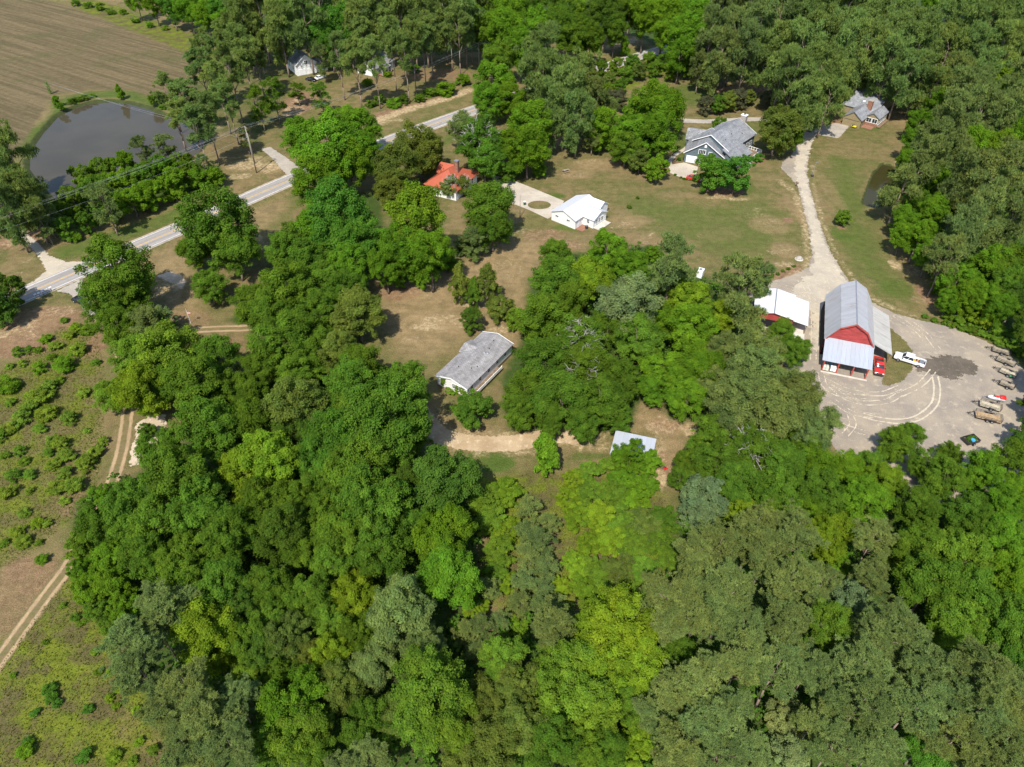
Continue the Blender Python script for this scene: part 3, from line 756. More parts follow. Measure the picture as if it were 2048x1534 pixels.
def limb_tree(seed, hc, rv, limbs, trunk_r, mat, twist=0.1, taper_top=0.35, base=None):
    """tapered trunk with limbs reaching the given crown points, unit crown radius"""
    g = random.Random(seed)
    mb = MB()
    zt = hc + rv * taper_top
    pts = [(0, 0, -0.05)]
    x = y = 0
    for i in range(1, 6):
        x += g.uniform(-twist, twist) * 0.35; y += g.uniform(-twist, twist) * 0.35
        pts.append((x, y, zt * i / 5))
    for i in range(5):
        mb.tube(pts[i], pts[i + 1], trunk_r * (1.25 if i == 0 else 1 - 0.16 * i), trunk_r * (1 - 0.16 * (i + 1)), 7)
    for q in limbs:
        f = g.uniform(0.55, 0.9)
        s = Vector(pts[0]).lerp(Vector((x, y, zt)), min(0.97, max(0.25, (q[2] / zt) * f)))
        q = Vector(q)
        mid = s.lerp(q, 0.5) + Vector((g.uniform(-.06, .06), g.uniform(-.06, .06), g.uniform(0, .08)))
        mb.tube(s, mid, trunk_r * 0.42, trunk_r * 0.28, 5)
        mb.tube(mid, q, trunk_r * 0.28, trunk_r * 0.08, 4)
    me = mb.mesh('trunk')
    for p_ in me.polygons:
        p_.use_smooth = True
    me.materials.append(mat)
    return me

def broadleaf(seed, hc=1.3, rv=1.0, n_limb=9, n_lobe=125, per=185, leaf=0.029, spread=0.40, lobe_r=(0.08, 0.21), trunk_r=0.05, shape='round', low=-0.8, twigs=0):
    g = np.random.default_rng(seed)
    # limb ends give the crown its uneven outline
    L = unit(g.normal(size=(n_limb, 3)) + np.array([0, 0, 0.25]))
    L[:, 2] = np.clip(L[:, 2], low, 1)
    L *= g.uniform(0.42, 0.78, (n_limb, 1))
    which = g.integers(0, n_limb, n_lobe)
    Cn = L[which] + g.normal(size=(n_lobe, 3)) * spread * 0.62
    fill = unit(g.normal(size=(n_lobe // 3, 3)) + np.array([0, 0, 0.35])) * g.uniform(0.5, 0.86, (n_lobe // 3, 1))
    Cn = np.concatenate([Cn, fill])
    rad = np.linalg.norm(Cn, axis=1, keepdims=True)
    Cn = Cn / np.maximum(rad, 1e-6) * np.minimum(rad, 0.86 + 0.06 * np.sin(Cn[:, :1] * 9 + seed))
    if shape == 'cone':
        t = (Cn[:, 2:] + 1) / 2
        Cn[:, :2] *= np.clip(1.15 - 0.95 * t, 0.12, 1)
    if shape == 'flat':
        Cn[:, 2] *= 0.8
    Cn[:, 2] = np.maximum(Cn[:, 2], low)
    lr = g.uniform(*lobe_r, len(Cn))
    parts = []
    for i, (c, r) in enumerate(zip(Cn, lr)):
        m = int(per * (r / np.mean(lobe_r)) ** 2)
        outw = unit(c[None] + np.array([[0, 0, 0.3]]))
        d = unit(g.normal(size=(m, 3)) + outw * 0.55 + np.array([0, 0, 0.45]))
        o_ = d * r * g.uniform(0.45, 1.2, (m, 1)) * np.array([1, 1, 0.75])
        ray = unit(outw + g.normal(size=(1, 3)) * 0.35)
        pos = c + o_ + ray * np.sum(o_ * ray, 1, keepdims=True) * g.uniform(0.2, 0.9)      # sprays reach outwards
        nr = unit(d * 0.75 + g.normal(size=(m, 3)) * 0.36 + np.array([0, 0, 0.6]))
        parts.append(cards(pos, nr, leaf, 0.62, g, np.full(m, g.uniform(0, 1)), fold=0.25))
    P = [(p_ * np.array([1, 1, rv]) + np.array([0, 0, hc]), f_, c_) for p_, f_, c_ in parts]
    crown = leaf_mesh('crown', P, M['leaf'])
    trunk = limb_tree(seed, hc, rv, [(l[0] * 1.05, l[1] * 1.05, hc + l[2] * rv * 1.0) for l in L], trunk_r, M['bark'])
    return crown, trunk

def pine(seed, hc=3.0, rv=0.95, n_clump=100, per=40, nl=0.095, trunk_r=0.045, flat=0.0, dense=1.0, fine=1.0, cr=(0.11, 0.22)):
    """loblolly: clumps of upswept needle tufts around the limb ends of an irregular crown"""
    g = np.random.default_rng(seed)
    nb = 15
    ang = g.uniform(0, 6.28, nb) + np.arange(nb) * 2.4
    zz = np.linspace(-0.85, 0.8, nb) + g.normal(size=nb) * 0.08
    rr = np.clip(1.0 - 0.55 * np.clip(zz, 0, 1) ** 1.5 - 0.35 * np.clip(-zz, 0, 1), 0.25, 1) * g.uniform(0.62, 1.0, nb)
    L = np.stack([np.cos(ang) * rr, np.sin(ang) * rr, zz], 1)
    parts = []
    t_along = g.uniform(0.45, 1.02, n_clump)
    which = g.integers(0, nb, n_clump)
    Cn = L[which] * np.stack([t_along, t_along, np.ones(n_clump)], 1) + g.normal(size=(n_clump, 3)) * np.array([0.15, 0.15, 0.09])
    top = np.stack([g.normal(size=12) * 0.26, g.normal(size=12) * 0.26, g.uniform(0.55, 0.98, 12)], 1)
    Cn = np.concatenate([Cn, top])
    for c in Cn:
        r = g.uniform(*cr)
        m = int(per * dense * (r / np.mean(cr)) ** 2)
        d = unit(g.normal(size=(m, 3)) + np.array([0, 0, 0.6]))
        pos = c + d * r * g.uniform(0.3, 1.05, (m, 1)) * np.array([1, 1, 0.6])
        tint = np.full(m, g.uniform(0, 1))
        for q in range(7):
            ax = unit(d * 0.7 + g.normal(size=(m, 3)) * 0.75 + np.array([0, 0, 0.45]))
            up = unit(d * 0.6 + np.array([0, 0, 0.9]) + g.normal(size=(m, 3)) * 0.25)
            nr = unit(up - ax * np.sum(up * ax, 1, keepdims=True))
            parts.append(cards(pos, nr, nl * 0.5, 0.24 * fine, g, tint, tri=True, axis_dir=ax))
    P = [(p_ * np.array([1, 1, rv]) + np.array([0, 0, hc]), f_, c_) for p_, f_, c_ in parts]
    crown = leaf_mesh('crown', P, M['needle'])
    trunk = limb_tree(seed, hc, rv, [(l[0] * .95, l[1] * .95, hc + l[2] * rv) for l in L], trunk_r, M['bark_pine'], 0.05, 0.8)
    return crown, trunk

def bush(seed, n_lobe=30, per=110, leaf=0.075):
    return broadleaf(seed, hc=0.55, rv=0.62, n_limb=6, n_lobe=n_lobe, per=per, leaf=leaf, spread=0.42, lobe_r=(0.18, 0.34), trunk_r=0.035, low=-0.75)

def bare_twigs(seed, hc, rv, n=120, r=0.95):
    """grey dead branch ends sticking out of a crown"""
    g = random.Random(seed)
    mb = MB()
    for i in range(n):
        d = Vector((g.gauss(0, 1), g.gauss(0, 1), g.gauss(0.5, 0.7))).normalized()
        a = Vector((d.x * 0.45, d.y * 0.45, hc + d.z * rv * 0.4))
        b = Vector((d.x * r * g.uniform(0.7, 1.08), d.y * r * g.uniform(0.7, 1.08), hc + d.z * rv * g.uniform(0.7, 1.1)))
        mb.tube(a, b, 0.014, 0.006, 3)
        for j in range(4):
            s = a.lerp(b, g.uniform(0.45, 0.95))
            mb.tube(s, s + Vector((g.gauss(0, 1), g.gauss(0, 1), g.gauss(0.3, 0.7))).normalized() * g.uniform(0.1, 0.3), 0.007, 0.003, 3)
    me = mb.mesh('dead_branch')
    me.materials.append(M['dead_twig'])
    return me

PROTO = {
    'o': [broadleaf(s, n_limb=nl_, spread=sp) for s, nl_, sp in ((1, 9, .36), (2, 7, .34), (3, 11, .40), (4, 8, .32), (5, 10, .42))],                    # spreading oak-like crown
    't': [broadleaf(s, hc=1.9, rv=1.2, n_limb=nl_, n_lobe=118, per=185, spread=.38) for s, nl_ in ((21, 9), (22, 11), (23, 8))],                          # tall wood-grown crown
    'y': [broadleaf(s, hc=1.55, rv=1.5, n_limb=12, n_lobe=80, per=90, leaf=0.06, shape='cone', low=-0.9, trunk_r=0.06) for s in (31, 32)],               # young pointed crown
    'p': [pine(s, hc=2.25, rv=1.45, n_clump=150, per=34) for s in (41, 42, 43, 44)],
    'P': [pine(s, n_clump=125) for s in (45, 46, 47)],                                                                                                       # tall bare-stemmed pine
    'q': [pine(s, hc=1.9, rv=1.0, n_clump=85, per=34) for s in (51, 52)],                                                                                  # younger pine, crown low
    'f': [pine(s, hc=3.0, rv=0.75, n_clump=340, per=17, nl=0.085, cr=(0.06, 0.13)) for s in (61, 62, 63)],                                                       # full-crowned pine seen from above
    'c': [broadleaf(s, hc=1.55, rv=1.6, n_limb=14, n_lobe=70, per=110, leaf=0.045, shape='cone', low=-0.95, lobe_r=(.1, .18)) for s in (71, 72)],          # cedar
    's': [bush(s) for s in (81, 82, 83, 84)],
    'l': [broadleaf(s, hc=1.1, rv=1.0, n_limb=10, n_lobe=80, per=165, leaf=0.041, low=-0.9) for s in (91, 92, 93)],                                         # small low-branched tree
}
HC = {'o': 1.3, 't': 1.9, 'P': 3.0, 'y': 1.55, 'p': 2.25, 'q': 1.9, 'f': 3.0, 'c': 1.55, 's': 0.55, 'l': 1.1}
TWIG = bare_twigs(5, 1.3, 1.0, 70)
NAMES = {'o': 'broadleaf_tree', 't': 'broadleaf_tree', 'y': 'young_tree', 'p': 'pine_tree', 'P': 'pine_tree', 'q': 'young_pine', 'f': 'pine_tree', 'c': 'cedar_tree', 's': 'shrub', 'l': 'small_tree'}
WORDS = {'o': 'broadleaf tree', 't': 'tall broadleaf', 'y': 'pointed tree', 'p': 'pine', 'P': 'long-stemmed pine', 'q': 'young pine', 'f': 'broad pine', 'c': 'cedar', 's': 'shrub', 'l': 'small tree'}
CATS = {'P': 'pine tree', 'o': 'tree', 't': 'tree', 'y': 'tree', 'p': 'pine tree', 'q': 'pine tree', 'f': 'pine tree', 'c': 'cedar', 's': 'shrub', 'l': 'tree'}
TINT = {  # leaf colours
    'm': ('mid green', (0.104, 0.180, 0.018)), 'b': ('bright green', (0.120, 0.222, 0.016)), 'y': ('yellow-green', (0.172, 0.252, 0.018)),
    'd': ('dark green', (0.080, 0.140, 0.018)), 'g': ('grey-green', (0.150, 0.194, 0.052)), 'n': ('soft green', (0.158, 0.218, 0.052)), 's': ('silvery green', (0.165, 0.225, 0.090)),
    'v': ('olive green', (0.140, 0.178, 0.030)), 'e': ('deep green', (0.086, 0.190, 0.022)), 'r': ('purplish brown', (0.115, 0.110, 0.052)),
    'h': ('light green', (0.185, 0.262, 0.030)), 'k': ('grass green', (0.136, 0.220, 0.022)), 'w': ('cream-flecked green', (0.215, 0.245, 0.080)),
}
ORD = 'first second third fourth fifth sixth seventh eighth ninth tenth eleventh twelfth thirteenth fourteenth fifteenth sixteenth seventeenth eighteenth nineteenth twentieth'.split()
TREES = []      # every planted tree: (root, kind, tint, zone, photo x)
def plant(kind, tint, x, y, r, zone, group, zscale=1.0, px=0.0, twigs=False, var=None):
    """x, y ground position in metres, r crown radius in metres"""
    i = len(TREES)
    g = random.Random(i * 7 + 3)
    protos = PROTO[kind]
    crown, trunk = protos[(i if var is None else var) % len(protos)]
    root = empty(NAMES[kind], (x, y, -0.02), g.uniform(0, 6.28))
    root.scale = (r, r, r * zscale * g.uniform(0.93, 1.08))
    c = TINT[tint][1]
    f, h = g.uniform(0.84, 1.16), g.uniform(-0.09, 0.09)
    for nm, me in (('trunk', trunk), ('crown', crown)):
        o = bpy.data.objects.new(nm, me)
        COL.objects.link(o)
        o.parent = root
        if nm == 'crown':
            o.color = (c[0] * f * (1 + h), c[1] * f, c[2] * f * (1 - h), 1)
    if twigs:
        o = bpy.data.objects.new('dead_branch', TWIG)
        COL.objects.link(o)
        o.parent = root
        o['label'] = 'bare grey dead branches'
    TREES.append((root, kind, tint, zone, px, group))
    return root

def grove(zone, group, rows):
    """rows of (kind+tint, photo x, photo y, crown radius in photo px[, height factor]) - the crown's middle as the photo shows it"""
    for row in rows:
        kt, px, py, rp = row[:4]
        zs = row[4] if len(row) > 4 else 1.0
        rp *= 1.07
        r = rp / 8.0
        for _ in range(12):
            p = at(px, py, HC[kt[0]] * r * zs)
            r = rp * depth_of(p.x, p.y, p.z) / FPX
        plant(kt[0], kt[1], p.x, p.y, r, zone, group, zs, px, twigs=len(kt) > 2)

def standing(zone, group, rows):
    """rows of (kind+tint, photo x and y of the trunk's foot, height in m, crown radius in m)"""
    for kt, px, py, h, r in rows:
        p = at(px, py)
        top = {'P': 3.85, 'p': 3.6, 'q': 2.8, 'o': 2.4, 't': 3.2, 'y': 3.0, 'l': 2.0, 'c': 3.1, 's': 1.1, 'f': 3.7}[kt[0]]
        plant(kt[0], kt[1], p.x, p.y, r, zone, group, h / (top * r), px)

def label_trees():
    """name each tree by look, place and its turn from the left among the like ones there"""
    from collections import defaultdict
    by = defaultdict(list)
    for t in TREES:
        by[(t[1], t[2], t[3])].append(t)
    for (kind, tint, zone), ts in by.items():
        ts.sort(key=lambda t: t[4])
        for i, t in enumerate(ts):
            nm = f"{TINT[tint][0]} {WORDS[kind]}"
            if len(ts) == 1:
                lab = f"the one {nm} {zone}"
            elif i == len(ts) - 1 and len(ts) > 2:
                lab = f"rightmost {nm} {zone}"
            else:
                lab = f"{ORD[i] if i < 20 else str(i + 1) + 'th'} {nm} from the left {zone}"
            tag(t[0], lab, CATS[kind], t[5])

# ------------------------------------------------------------------ the trees of the photo, wood by wood
grove('in the wood below the gravel patch', 'trees of the western wood', [
    ('tm', 365, 958, 62), ('tm', 417, 856, 60), ('tm', 330, 905, 45), ('tm', 494, 850, 46), ('ty', 482, 945, 46), ('tm', 261, 1011, 52), ('tm', 205, 1052, 42), ('tm', 313, 1046, 54), ('tm', 404, 1024, 54), ('tm', 456, 1076, 52),
    ('lb', 206, 992, 26), ('lm', 168, 1092, 32), ('lb', 222, 1120, 36), ('tm', 290, 1112, 46), ('tm', 365, 1112, 46), ('tm', 268, 1060, 40), ('td', 430, 980, 40)])
grove('in the wood beside the rutted track', 'trees of the western wood', [
    ('lb', 190, 1178, 36), ('lb', 233, 1172, 38), ('lb', 248, 1222, 34), ('lk', 196, 1228, 26), ('lk', 225, 1258, 24), ('lb', 160, 1140, 26),
    ('fg', 330, 1198, 50), ('fg', 262, 1288, 54), ('fg', 318, 1262, 42), ('fg', 290, 1352, 52), ('fg', 372, 1370, 54), ('fg', 330, 1420, 50), ('fg', 420, 1430, 58), ('fg', 370, 1490, 54), ('fg', 462, 1490, 54), ('fg', 476, 1400, 44), ('fg', 420, 1530, 40),
    ('oy', 417, 1280, 68), ('tm', 372, 1160, 44), ('tm', 446, 1180, 50), ('td', 492, 1216, 40), ('tm', 500, 1290, 42), ('tk', 505, 1352, 36)])
grove('in the wood under the mobile home', 'trees of the western wood', [
    ('tv', 585, 812, 60), ('tm', 773, 822, 78), ('tm', 700, 772, 48), ('tm', 815, 770, 44), ('tm', 735, 860, 46), ('tm', 826, 858, 36), ('te', 674, 872, 60), ('te', 640, 915, 46), ('tk', 700, 830, 36), ('ty', 538, 920, 56), ('tm', 721, 938, 62), ('tm', 780, 912, 44), ('od', 885, 962, 68), ('tm', 747, 1011, 66), ('td', 812, 980, 40),
    ('tm', 602, 1000, 40), ('tm', 535, 1000, 50), ('tm', 645, 965, 40), ('td', 568, 1068, 54), ('tm', 658, 1028, 46), ('tm', 694, 1076, 56), ('tm', 762, 1090, 56), ('tm', 520, 1062, 40), ('tm', 610, 1096, 44), ('tm', 825, 1050, 40), ('tb', 890, 1078, 58), ('tb', 905, 1158, 60), ('tm', 668, 1132, 44), ('td', 590, 870, 40)])
grove('in the wood along the bottom edge', 'trees of the southern wood', [
    ('oy', 709, 1192, 50), ('tg', 806, 1232, 66), ('tg', 848, 1290, 40), ('tg', 752, 1330, 46), ('tk', 860, 1380, 74), ('tk', 905, 1440, 54), ('tk', 838, 1450, 50), ('tm', 838, 1316, 32), ('tb', 590, 1400, 62), ('tk', 600, 1470, 56), ('ty', 655, 1306, 40), ('tv', 580, 1275, 44), ('tv', 620, 1320, 36), ('tv', 684, 1372, 46), ('tm', 735, 1450, 50), ('tv', 790, 1436, 42), ('fg', 736, 1516, 44), ('fg', 690, 1530, 40),
    ('tm', 611, 1195, 44), ('tm', 536, 1172, 48), ('tm', 570, 1216, 36), ('td', 530, 1316, 38), ('tm', 566, 1356, 38), ('tk', 540, 1250, 36), ('tm', 640, 1520, 44), ('tm', 540, 1480, 40), ('tm', 722, 1260, 40), ('tk', 660, 1245, 36)])
grove('in the southern wood under the thicket', 'trees of the southern wood', [
    ('ov', 962, 1420, 56), ('ov', 985, 1496, 62), ('ov', 930, 1520, 44), ('tk', 1010, 1318, 46), ('tv', 1046, 1372, 46), ('tv', 1052, 1460, 54), ('tm', 1104, 1486, 56), ('tm', 1168, 1494, 46), ('tv', 1010, 1400, 40),
    ('ty', 1232, 1262, 74), ('ty', 1208, 1320, 62), ('ty', 1278, 1330, 56), ('ty', 1190, 1250, 44), ('tk', 1150, 1372, 70), ('tk', 1190, 1420, 52), ('tk', 1110, 1330, 44), ('fg', 1100, 1248, 46), ('tm', 1259, 1412, 42), ('ly', 1264, 1480, 40), ('ly', 1250, 1530, 34), ('tm', 1210, 1510, 40)])
standing_pines = [
    ('fg', 1337, 1188, 60), ('fg', 1318, 1240, 48), ('fg', 1390, 1236, 46), ('fg', 1454, 1186, 60), ('fg', 1400, 1120, 52), ('fg', 1482, 1258, 50), ('fg', 1480, 1320, 56), ('fg', 1415, 1370, 60), ('fg', 1350, 1382, 50), ('fg', 1300, 1420, 40), ('fg', 1467, 1440, 62), ('fg', 1400, 1450, 50), ('fg', 1350, 1494, 54), ('fg', 1440, 1515, 50), ('fg', 1510, 1510, 46), ('tm', 1363, 1305, 40), ('tk', 1310, 1360, 32)]
grove('in the pine wood right of the thicket', 'trees of the southern pine wood', standing_pines)
grove('in the bottom corner pine wood', 'trees of the southern pine wood', [
    ('fg', 1567, 1256, 56), ('fg', 1552, 1336, 56), ('fg', 1620, 1330, 44), ('fg', 1580, 1160, 54), ('fg', 1530, 1110, 48), ('fg', 1640, 1170, 40), ('ls', 1690, 1200, 46), ('tk', 1656, 1246, 50), ('lb', 1684, 1140, 26), ('fg', 1786, 1250, 62), ('fg', 1730, 1270, 40), ('fg', 1849, 1316, 58), ('fg', 1718, 1332, 56), ('fg', 1660, 1370, 44), ('fg', 1718, 1412, 58), ('fg', 1780, 1370, 46), ('fg', 1836, 1400, 62), ('fg', 1966, 1350, 66), ('fg', 1905, 1360, 46), ('fg', 1950, 1428, 56), ('fg', 1908, 1480, 52), ('fg', 2005, 1486, 58), ('fg', 2034, 1410, 48), ('lw', 1575, 1444, 40), ('lw', 1568, 1512, 44), ('fg', 1630, 1440, 44), ('fg', 1666, 1494, 48), ('fg', 1758, 1486, 50), ('te', 1844, 1494, 46), ('fg', 1960, 1524, 44)])
grove('in the wood under the gravel yard', 'trees of the yard-side wood', [
    ('tm', 1862, 1168, 60), ('tm', 1940, 1190, 56), ('tk', 1905, 1246, 52), ('tb', 2020, 1150, 46), ('tm', 2016, 1250, 54), ('te', 2034, 1330, 42), ('fg', 1742, 1152, 40), ('fg', 1750, 1070, 42), ('ty', 1660, 1074, 44), ('fg', 1592, 1064, 52), ('tm', 1838, 1092, 46), ('tk', 1918, 1112, 50), ('tb', 2006, 1080, 46), ('tm', 1960, 1060, 40), ('lm', 1800, 1120, 34), ('fg', 1510, 1060, 50), ('fg', 1440, 1090, 50),
    ('ob', 1724, 1000, 46), ('oy', 1768, 968, 40), ('om', 1790, 888, 34), ('om', 1826, 870, 24), ('om', 1852, 925, 34), ('om', 1890, 960, 40), ('om', 1830, 1020, 42), ('ob', 1960, 945, 40), ('om', 2022, 925, 44), ('om', 1918, 1030, 46), ('ob', 2000, 1012, 42), ('om', 1740, 930, 30), ('om', 1900, 905, 24), ('ob', 2040, 980, 36)])
grove('in the wood left of the gravel yard', 'trees of the yard-side wood', [
    ('tg', 1480, 806, 56), ('tg', 1545, 820, 56), ('tg', 1600, 800, 46), ('tg', 1510, 750, 48), ('tg', 1636, 840, 42), ('tg', 1560, 770, 40), ('tg', 1620, 880, 36), ('om', 1466, 852, 42), ('om', 1420, 870, 42), ('ob', 1376, 802, 38), ('om', 1432, 920, 46), ('omx', 1500, 905, 50), ('om', 1562, 930, 50), ('ob', 1622, 925, 44), ('om', 1480, 970, 44), ('om', 1560, 990, 48), ('om', 1640, 984, 46), ('ob', 1690, 935, 34), ('om', 1585, 880, 38), ('ls', 1410, 1000, 46), ('ls', 1395, 1040, 36), ('ly', 1487, 1034, 38), ('om', 1545, 1040, 38), ('ob', 1610, 1020, 36), ('om', 1380, 930, 30), ('om', 1360, 960, 24), ('om', 1590, 700, 30), ('om', 1560, 668, 26)])
grove('between the mobile home and the barn', 'trees of the middle wood', [
    ('om', 1116, 560, 54), ('oy', 1172, 566, 46), ('ob', 1214, 506, 38), ('ob', 1256, 536, 38), ('om', 1110, 520, 34), ('pg', 1343, 546, 46), ('lb', 1310, 508, 18), ('os', 1263, 612, 62), ('oy', 1377, 602, 42), ('om', 1082, 640, 50), ('omx', 1160, 680, 50), ('om', 1216, 660, 36), ('ok', 1274, 682, 50), ('ob', 1386, 660, 52), ('oy', 1452, 636, 34), ('ob', 1330, 640, 36), ('pg', 1478, 578, 52), ('pg', 1520, 560, 26), ('om', 1090, 730, 54), ('omx', 1168, 740, 52), ('om', 1234, 756, 46), ('ob', 1394, 730, 46), ('ob', 1322, 736, 42), ('og', 1450, 706, 42), ('tg', 1516, 700, 46), ('om', 1052, 786, 44), ('om', 1126, 800, 54), ('om', 1200, 806, 50), ('om', 1040, 826, 34), ('om', 1100, 842, 34), ('om', 1168, 846, 36), ('om', 1232, 836, 32), ('ob', 1310, 775, 34), ('ob', 1360, 770, 34), ('om', 1140, 612, 40), ('og', 1420, 770, 36), ('om', 1280, 560, 30)])
grove('around the farm track and the road', 'roadside trees', [
    ('om', 233, 555, 66), ('om', 246, 604, 44), ('om', 205, 610, 44), ('om', 430, 455, 70), ('om', 470, 510, 44), ('om', 392, 500, 34), ('om', 418, 570, 34), ('og', 305, 656, 42), ('ok', 340, 706, 62), ('ok', 265, 720, 44), ('oy', 285, 778, 54), ('ok', 222, 790, 32), ('om', 391, 770, 62), ('om', 456, 786, 44), ('om', 440, 720, 44), ('om', 350, 770, 42), ('om', 240, 660, 40), ('dm'[1] and 'ld', 8, 582, 38), ('ld', -6, 620, 34), ('lm', 292, 862, 18), ('om', 500, 780, 40), ('ls', 330, 640, 26)])
grove('in the wood left of the brown clearing', 'trees of the middle wood', [
    ('te', 676, 430, 62), ('te', 712, 480, 50), ('tb', 640, 445, 46), ('om', 600, 470, 44), ('om', 618, 522, 46), ('om', 570, 505, 36), ('om', 575, 578, 58), ('om', 545, 630, 44), ('om', 556, 684, 56), ('om', 638, 630, 48), ('ov', 714, 628, 52), ('om', 690, 578, 40), ('tv', 676, 706, 36), ('om', 640, 700, 40), ('om', 510, 610, 44), ('om', 725, 736, 48), ('om', 600, 740, 44), ('om', 520, 740, 40), ('tb', 700, 530, 38), ('om', 655, 560, 40)])
grove('beside the red-roofed house', 'trees round the red-roofed house', [
    ('ty', 832, 452, 58), ('tb', 800, 500, 44), ('tb', 770, 530, 34), ('tb', 860, 510, 44), ('lm', 893, 520, 26), ('lb', 800, 545, 30), ('lb', 845, 550, 24), ('om', 972, 416, 52), ('om', 985, 455, 40), ('lg', 950, 488, 30), ('lg', 925, 492, 20), ('ov', 838, 298, 48), ('ov', 800, 340, 44), ('ov', 858, 300, 28), ('ov', 780, 378, 34), ('lvx', 930, 372, 18), ('oex', 960, 278, 46), ('ogx', 930, 258, 34), ('oe', 970, 320, 36), ('lgx', 902, 372, 20), ('ob', 1062, 258, 46), ('ob', 1055, 305, 42), ('ob', 1020, 290, 34), ('ob', 986, 162, 40), ('ob', 975, 205, 32), ('ob', 1015, 200, 34), ('lb', 1080, 340, 14), ('lm', 1015, 345, 20)])
grove('by the bend of the roadside driveway', 'roadside trees', [('ob', 655, 300, 66), ('ob', 606, 276, 42), ('ob', 716, 262, 42), ('ob', 640, 366, 50), ('ob', 700, 335, 46), ('ob', 680, 240, 34), ('ob', 730, 300, 30)])
grove('around the brown clearing', 'yard trees', [('cv', 920, 570, 29), ('cv', 974, 572, 31), ('cm', 948, 584, 24), ('lv', 1003, 616, 27), ('ld', 944, 642, 24), ('lk', 1030, 640, 22), ('lm', 945, 820, 38), ('yb', 1090, 905, 34), ('lb', 1260, 915, 34), ('lb', 1298, 926, 24), ('sb', 934, 775, 9), ('sb', 900, 782, 10)])
grove('behind the concrete driveway', 'yard trees', [('ob', 1310, 212, 52), ('ob', 1322, 262, 44), ('ob', 1262, 262, 38), ('ob', 1206, 258, 34), ('om', 1252, 296, 30), ('lv', 1280, 322, 22), ('lb', 1314, 340, 24), ('ob', 1280, 230, 36), ('qg', 1185, 272, 20), ('lr', 1230, 200, 22), ('lr', 1352, 236, 18), ('lb', 1288, 300, 22), ('lb', 1200, 285, 20)])
grove('around the slate-blue house', 'yard trees', [('le', 1418, 346, 34), ('le', 1474, 348, 36), ('lm', 1440, 248, 14), ('lr', 1413, 211, 17), ('lm', 1436, 208, 17), ('lv', 1458, 202, 18), ('lr', 1480, 197, 19), ('lv', 1498, 193, 15), ('lr', 1540, 196, 18), ('ov', 1556, 258, 42), ('om', 1575, 272, 30), ('se', 1516, 316, 11), ('se', 1371, 318, 5), ('se', 1357, 318, 5), ('lk', 1686, 434, 15)])
standing('on the lawn across the road', 'tall pines across the road', [
    ('Pn', 761, 218, 25, 4.6), ('Pn', 724, 216, 24, 5.0), ('Pn', 819, 206, 24, 4.8), ('Pn', 833, 193, 25, 5.0), ('Pn', 793, 181, 24, 5.0), ('Pn', 921, 151, 24, 5.4), ('Pn', 866, 158, 23, 5.0), ('Pn', 852, 170, 22, 4.4), ('Pn', 905, 142, 21, 4.6), ('Pn', 690, 200, 22, 4.6), ('qg', 652, 165, 13, 4.4), ('Pn', 835, 140, 24, 5.2), ('Pn', 780, 140, 23, 5.0), ('Pn', 945, 128, 20, 4.6), ('qm', 600, 212, 8, 4.0), ('qm', 650, 235, 11, 4.6), ('Pn', 735, 150, 22, 4.8)])
standing('between the pond and the white garage', 'tall pines across the road', [
    ('Pn', 420, 345, 21, 5.4), ('Pn', 440, 330, 22, 5.6), ('Pn', 462, 268, 23, 5.2), ('Pn', 486, 245, 24, 5.4), ('Pn', 478, 290, 20, 4.6), ('Pn', 392, 268, 19, 5.4), ('Pn', 362, 262, 17, 5.0), ('Pn', 372, 300, 16, 4.6), ('Pn', 425, 225, 21, 5.8), ('Pn', 455, 210, 22, 5.2), ('Pn', 510, 210, 22, 5.4), ('Pn', 528, 190, 20, 4.6), ('Pn', 430, 180, 20, 4.4), ('Pn', 500, 170, 22, 5.4), ('Pn', 470, 150, 21, 5.0), ('Pn', 530, 150, 22, 5.0), ('qm', 560, 245, 15, 4.8), ('qm', 530, 262, 15, 4.6), ('qg', 500, 310, 8, 2.6), ('Pn', 556, 84, 22, 5.4), ('Pn', 520, 120, 22, 5.6)])
grove('between the pond and the road', 'thicket by the pond', [
    ('qg', 284, 297, 22), ('qg', 328, 289, 24), ('lm', 166, 359, 26), ('lm', 205, 341, 26), ('lb', 246, 335, 28), ('lm', 190, 383, 28), ('lb', 236, 369, 31), ('lm', 284, 353, 28), ('lb', 325, 341, 28), ('lm', 362, 329, 26), ('lb', 344, 369, 31), ('lm', 382, 347, 26), ('qg', 410, 332, 21), ('lb', 428, 355, 19), ('lm', 147, 401, 28), ('lm', 113, 427, 26), ('lm', 132, 459, 21), ('qg', 212, 412, 33), ('lb', 262, 401, 31), ('lb', 302, 389, 28), ('lm', 172, 445, 21), ('qg', 86, 447, 24), ('lb', 300, 349, 24), ('lm', 226, 425, 21), ('sb', 152, 475, 12), ('lb', 400, 359, 21)])
grove('at the left end of the pond', 'pines by the pond', [('pn', 32, 335, 44), ('pn', 4, 375, 44), ('pn', 52, 398, 42), ('pn', 18, 430, 36), ('pg', 84, 420, 26), ('pn', -20, 320, 40)])
grove('on the far bank of the pond', 'plants on the pond bank', [('yb', 238, 182, 10), ('lm', 307, 200, 11), ('lb', 112, 203, 9), ('lb', 122, 212, 8), ('sm', 142, 204, 8), ('sm', 156, 199, 8), ('sm', 170, 195, 8), ('sb', 186, 191, 6), ('sb', 326, 214, 7)])
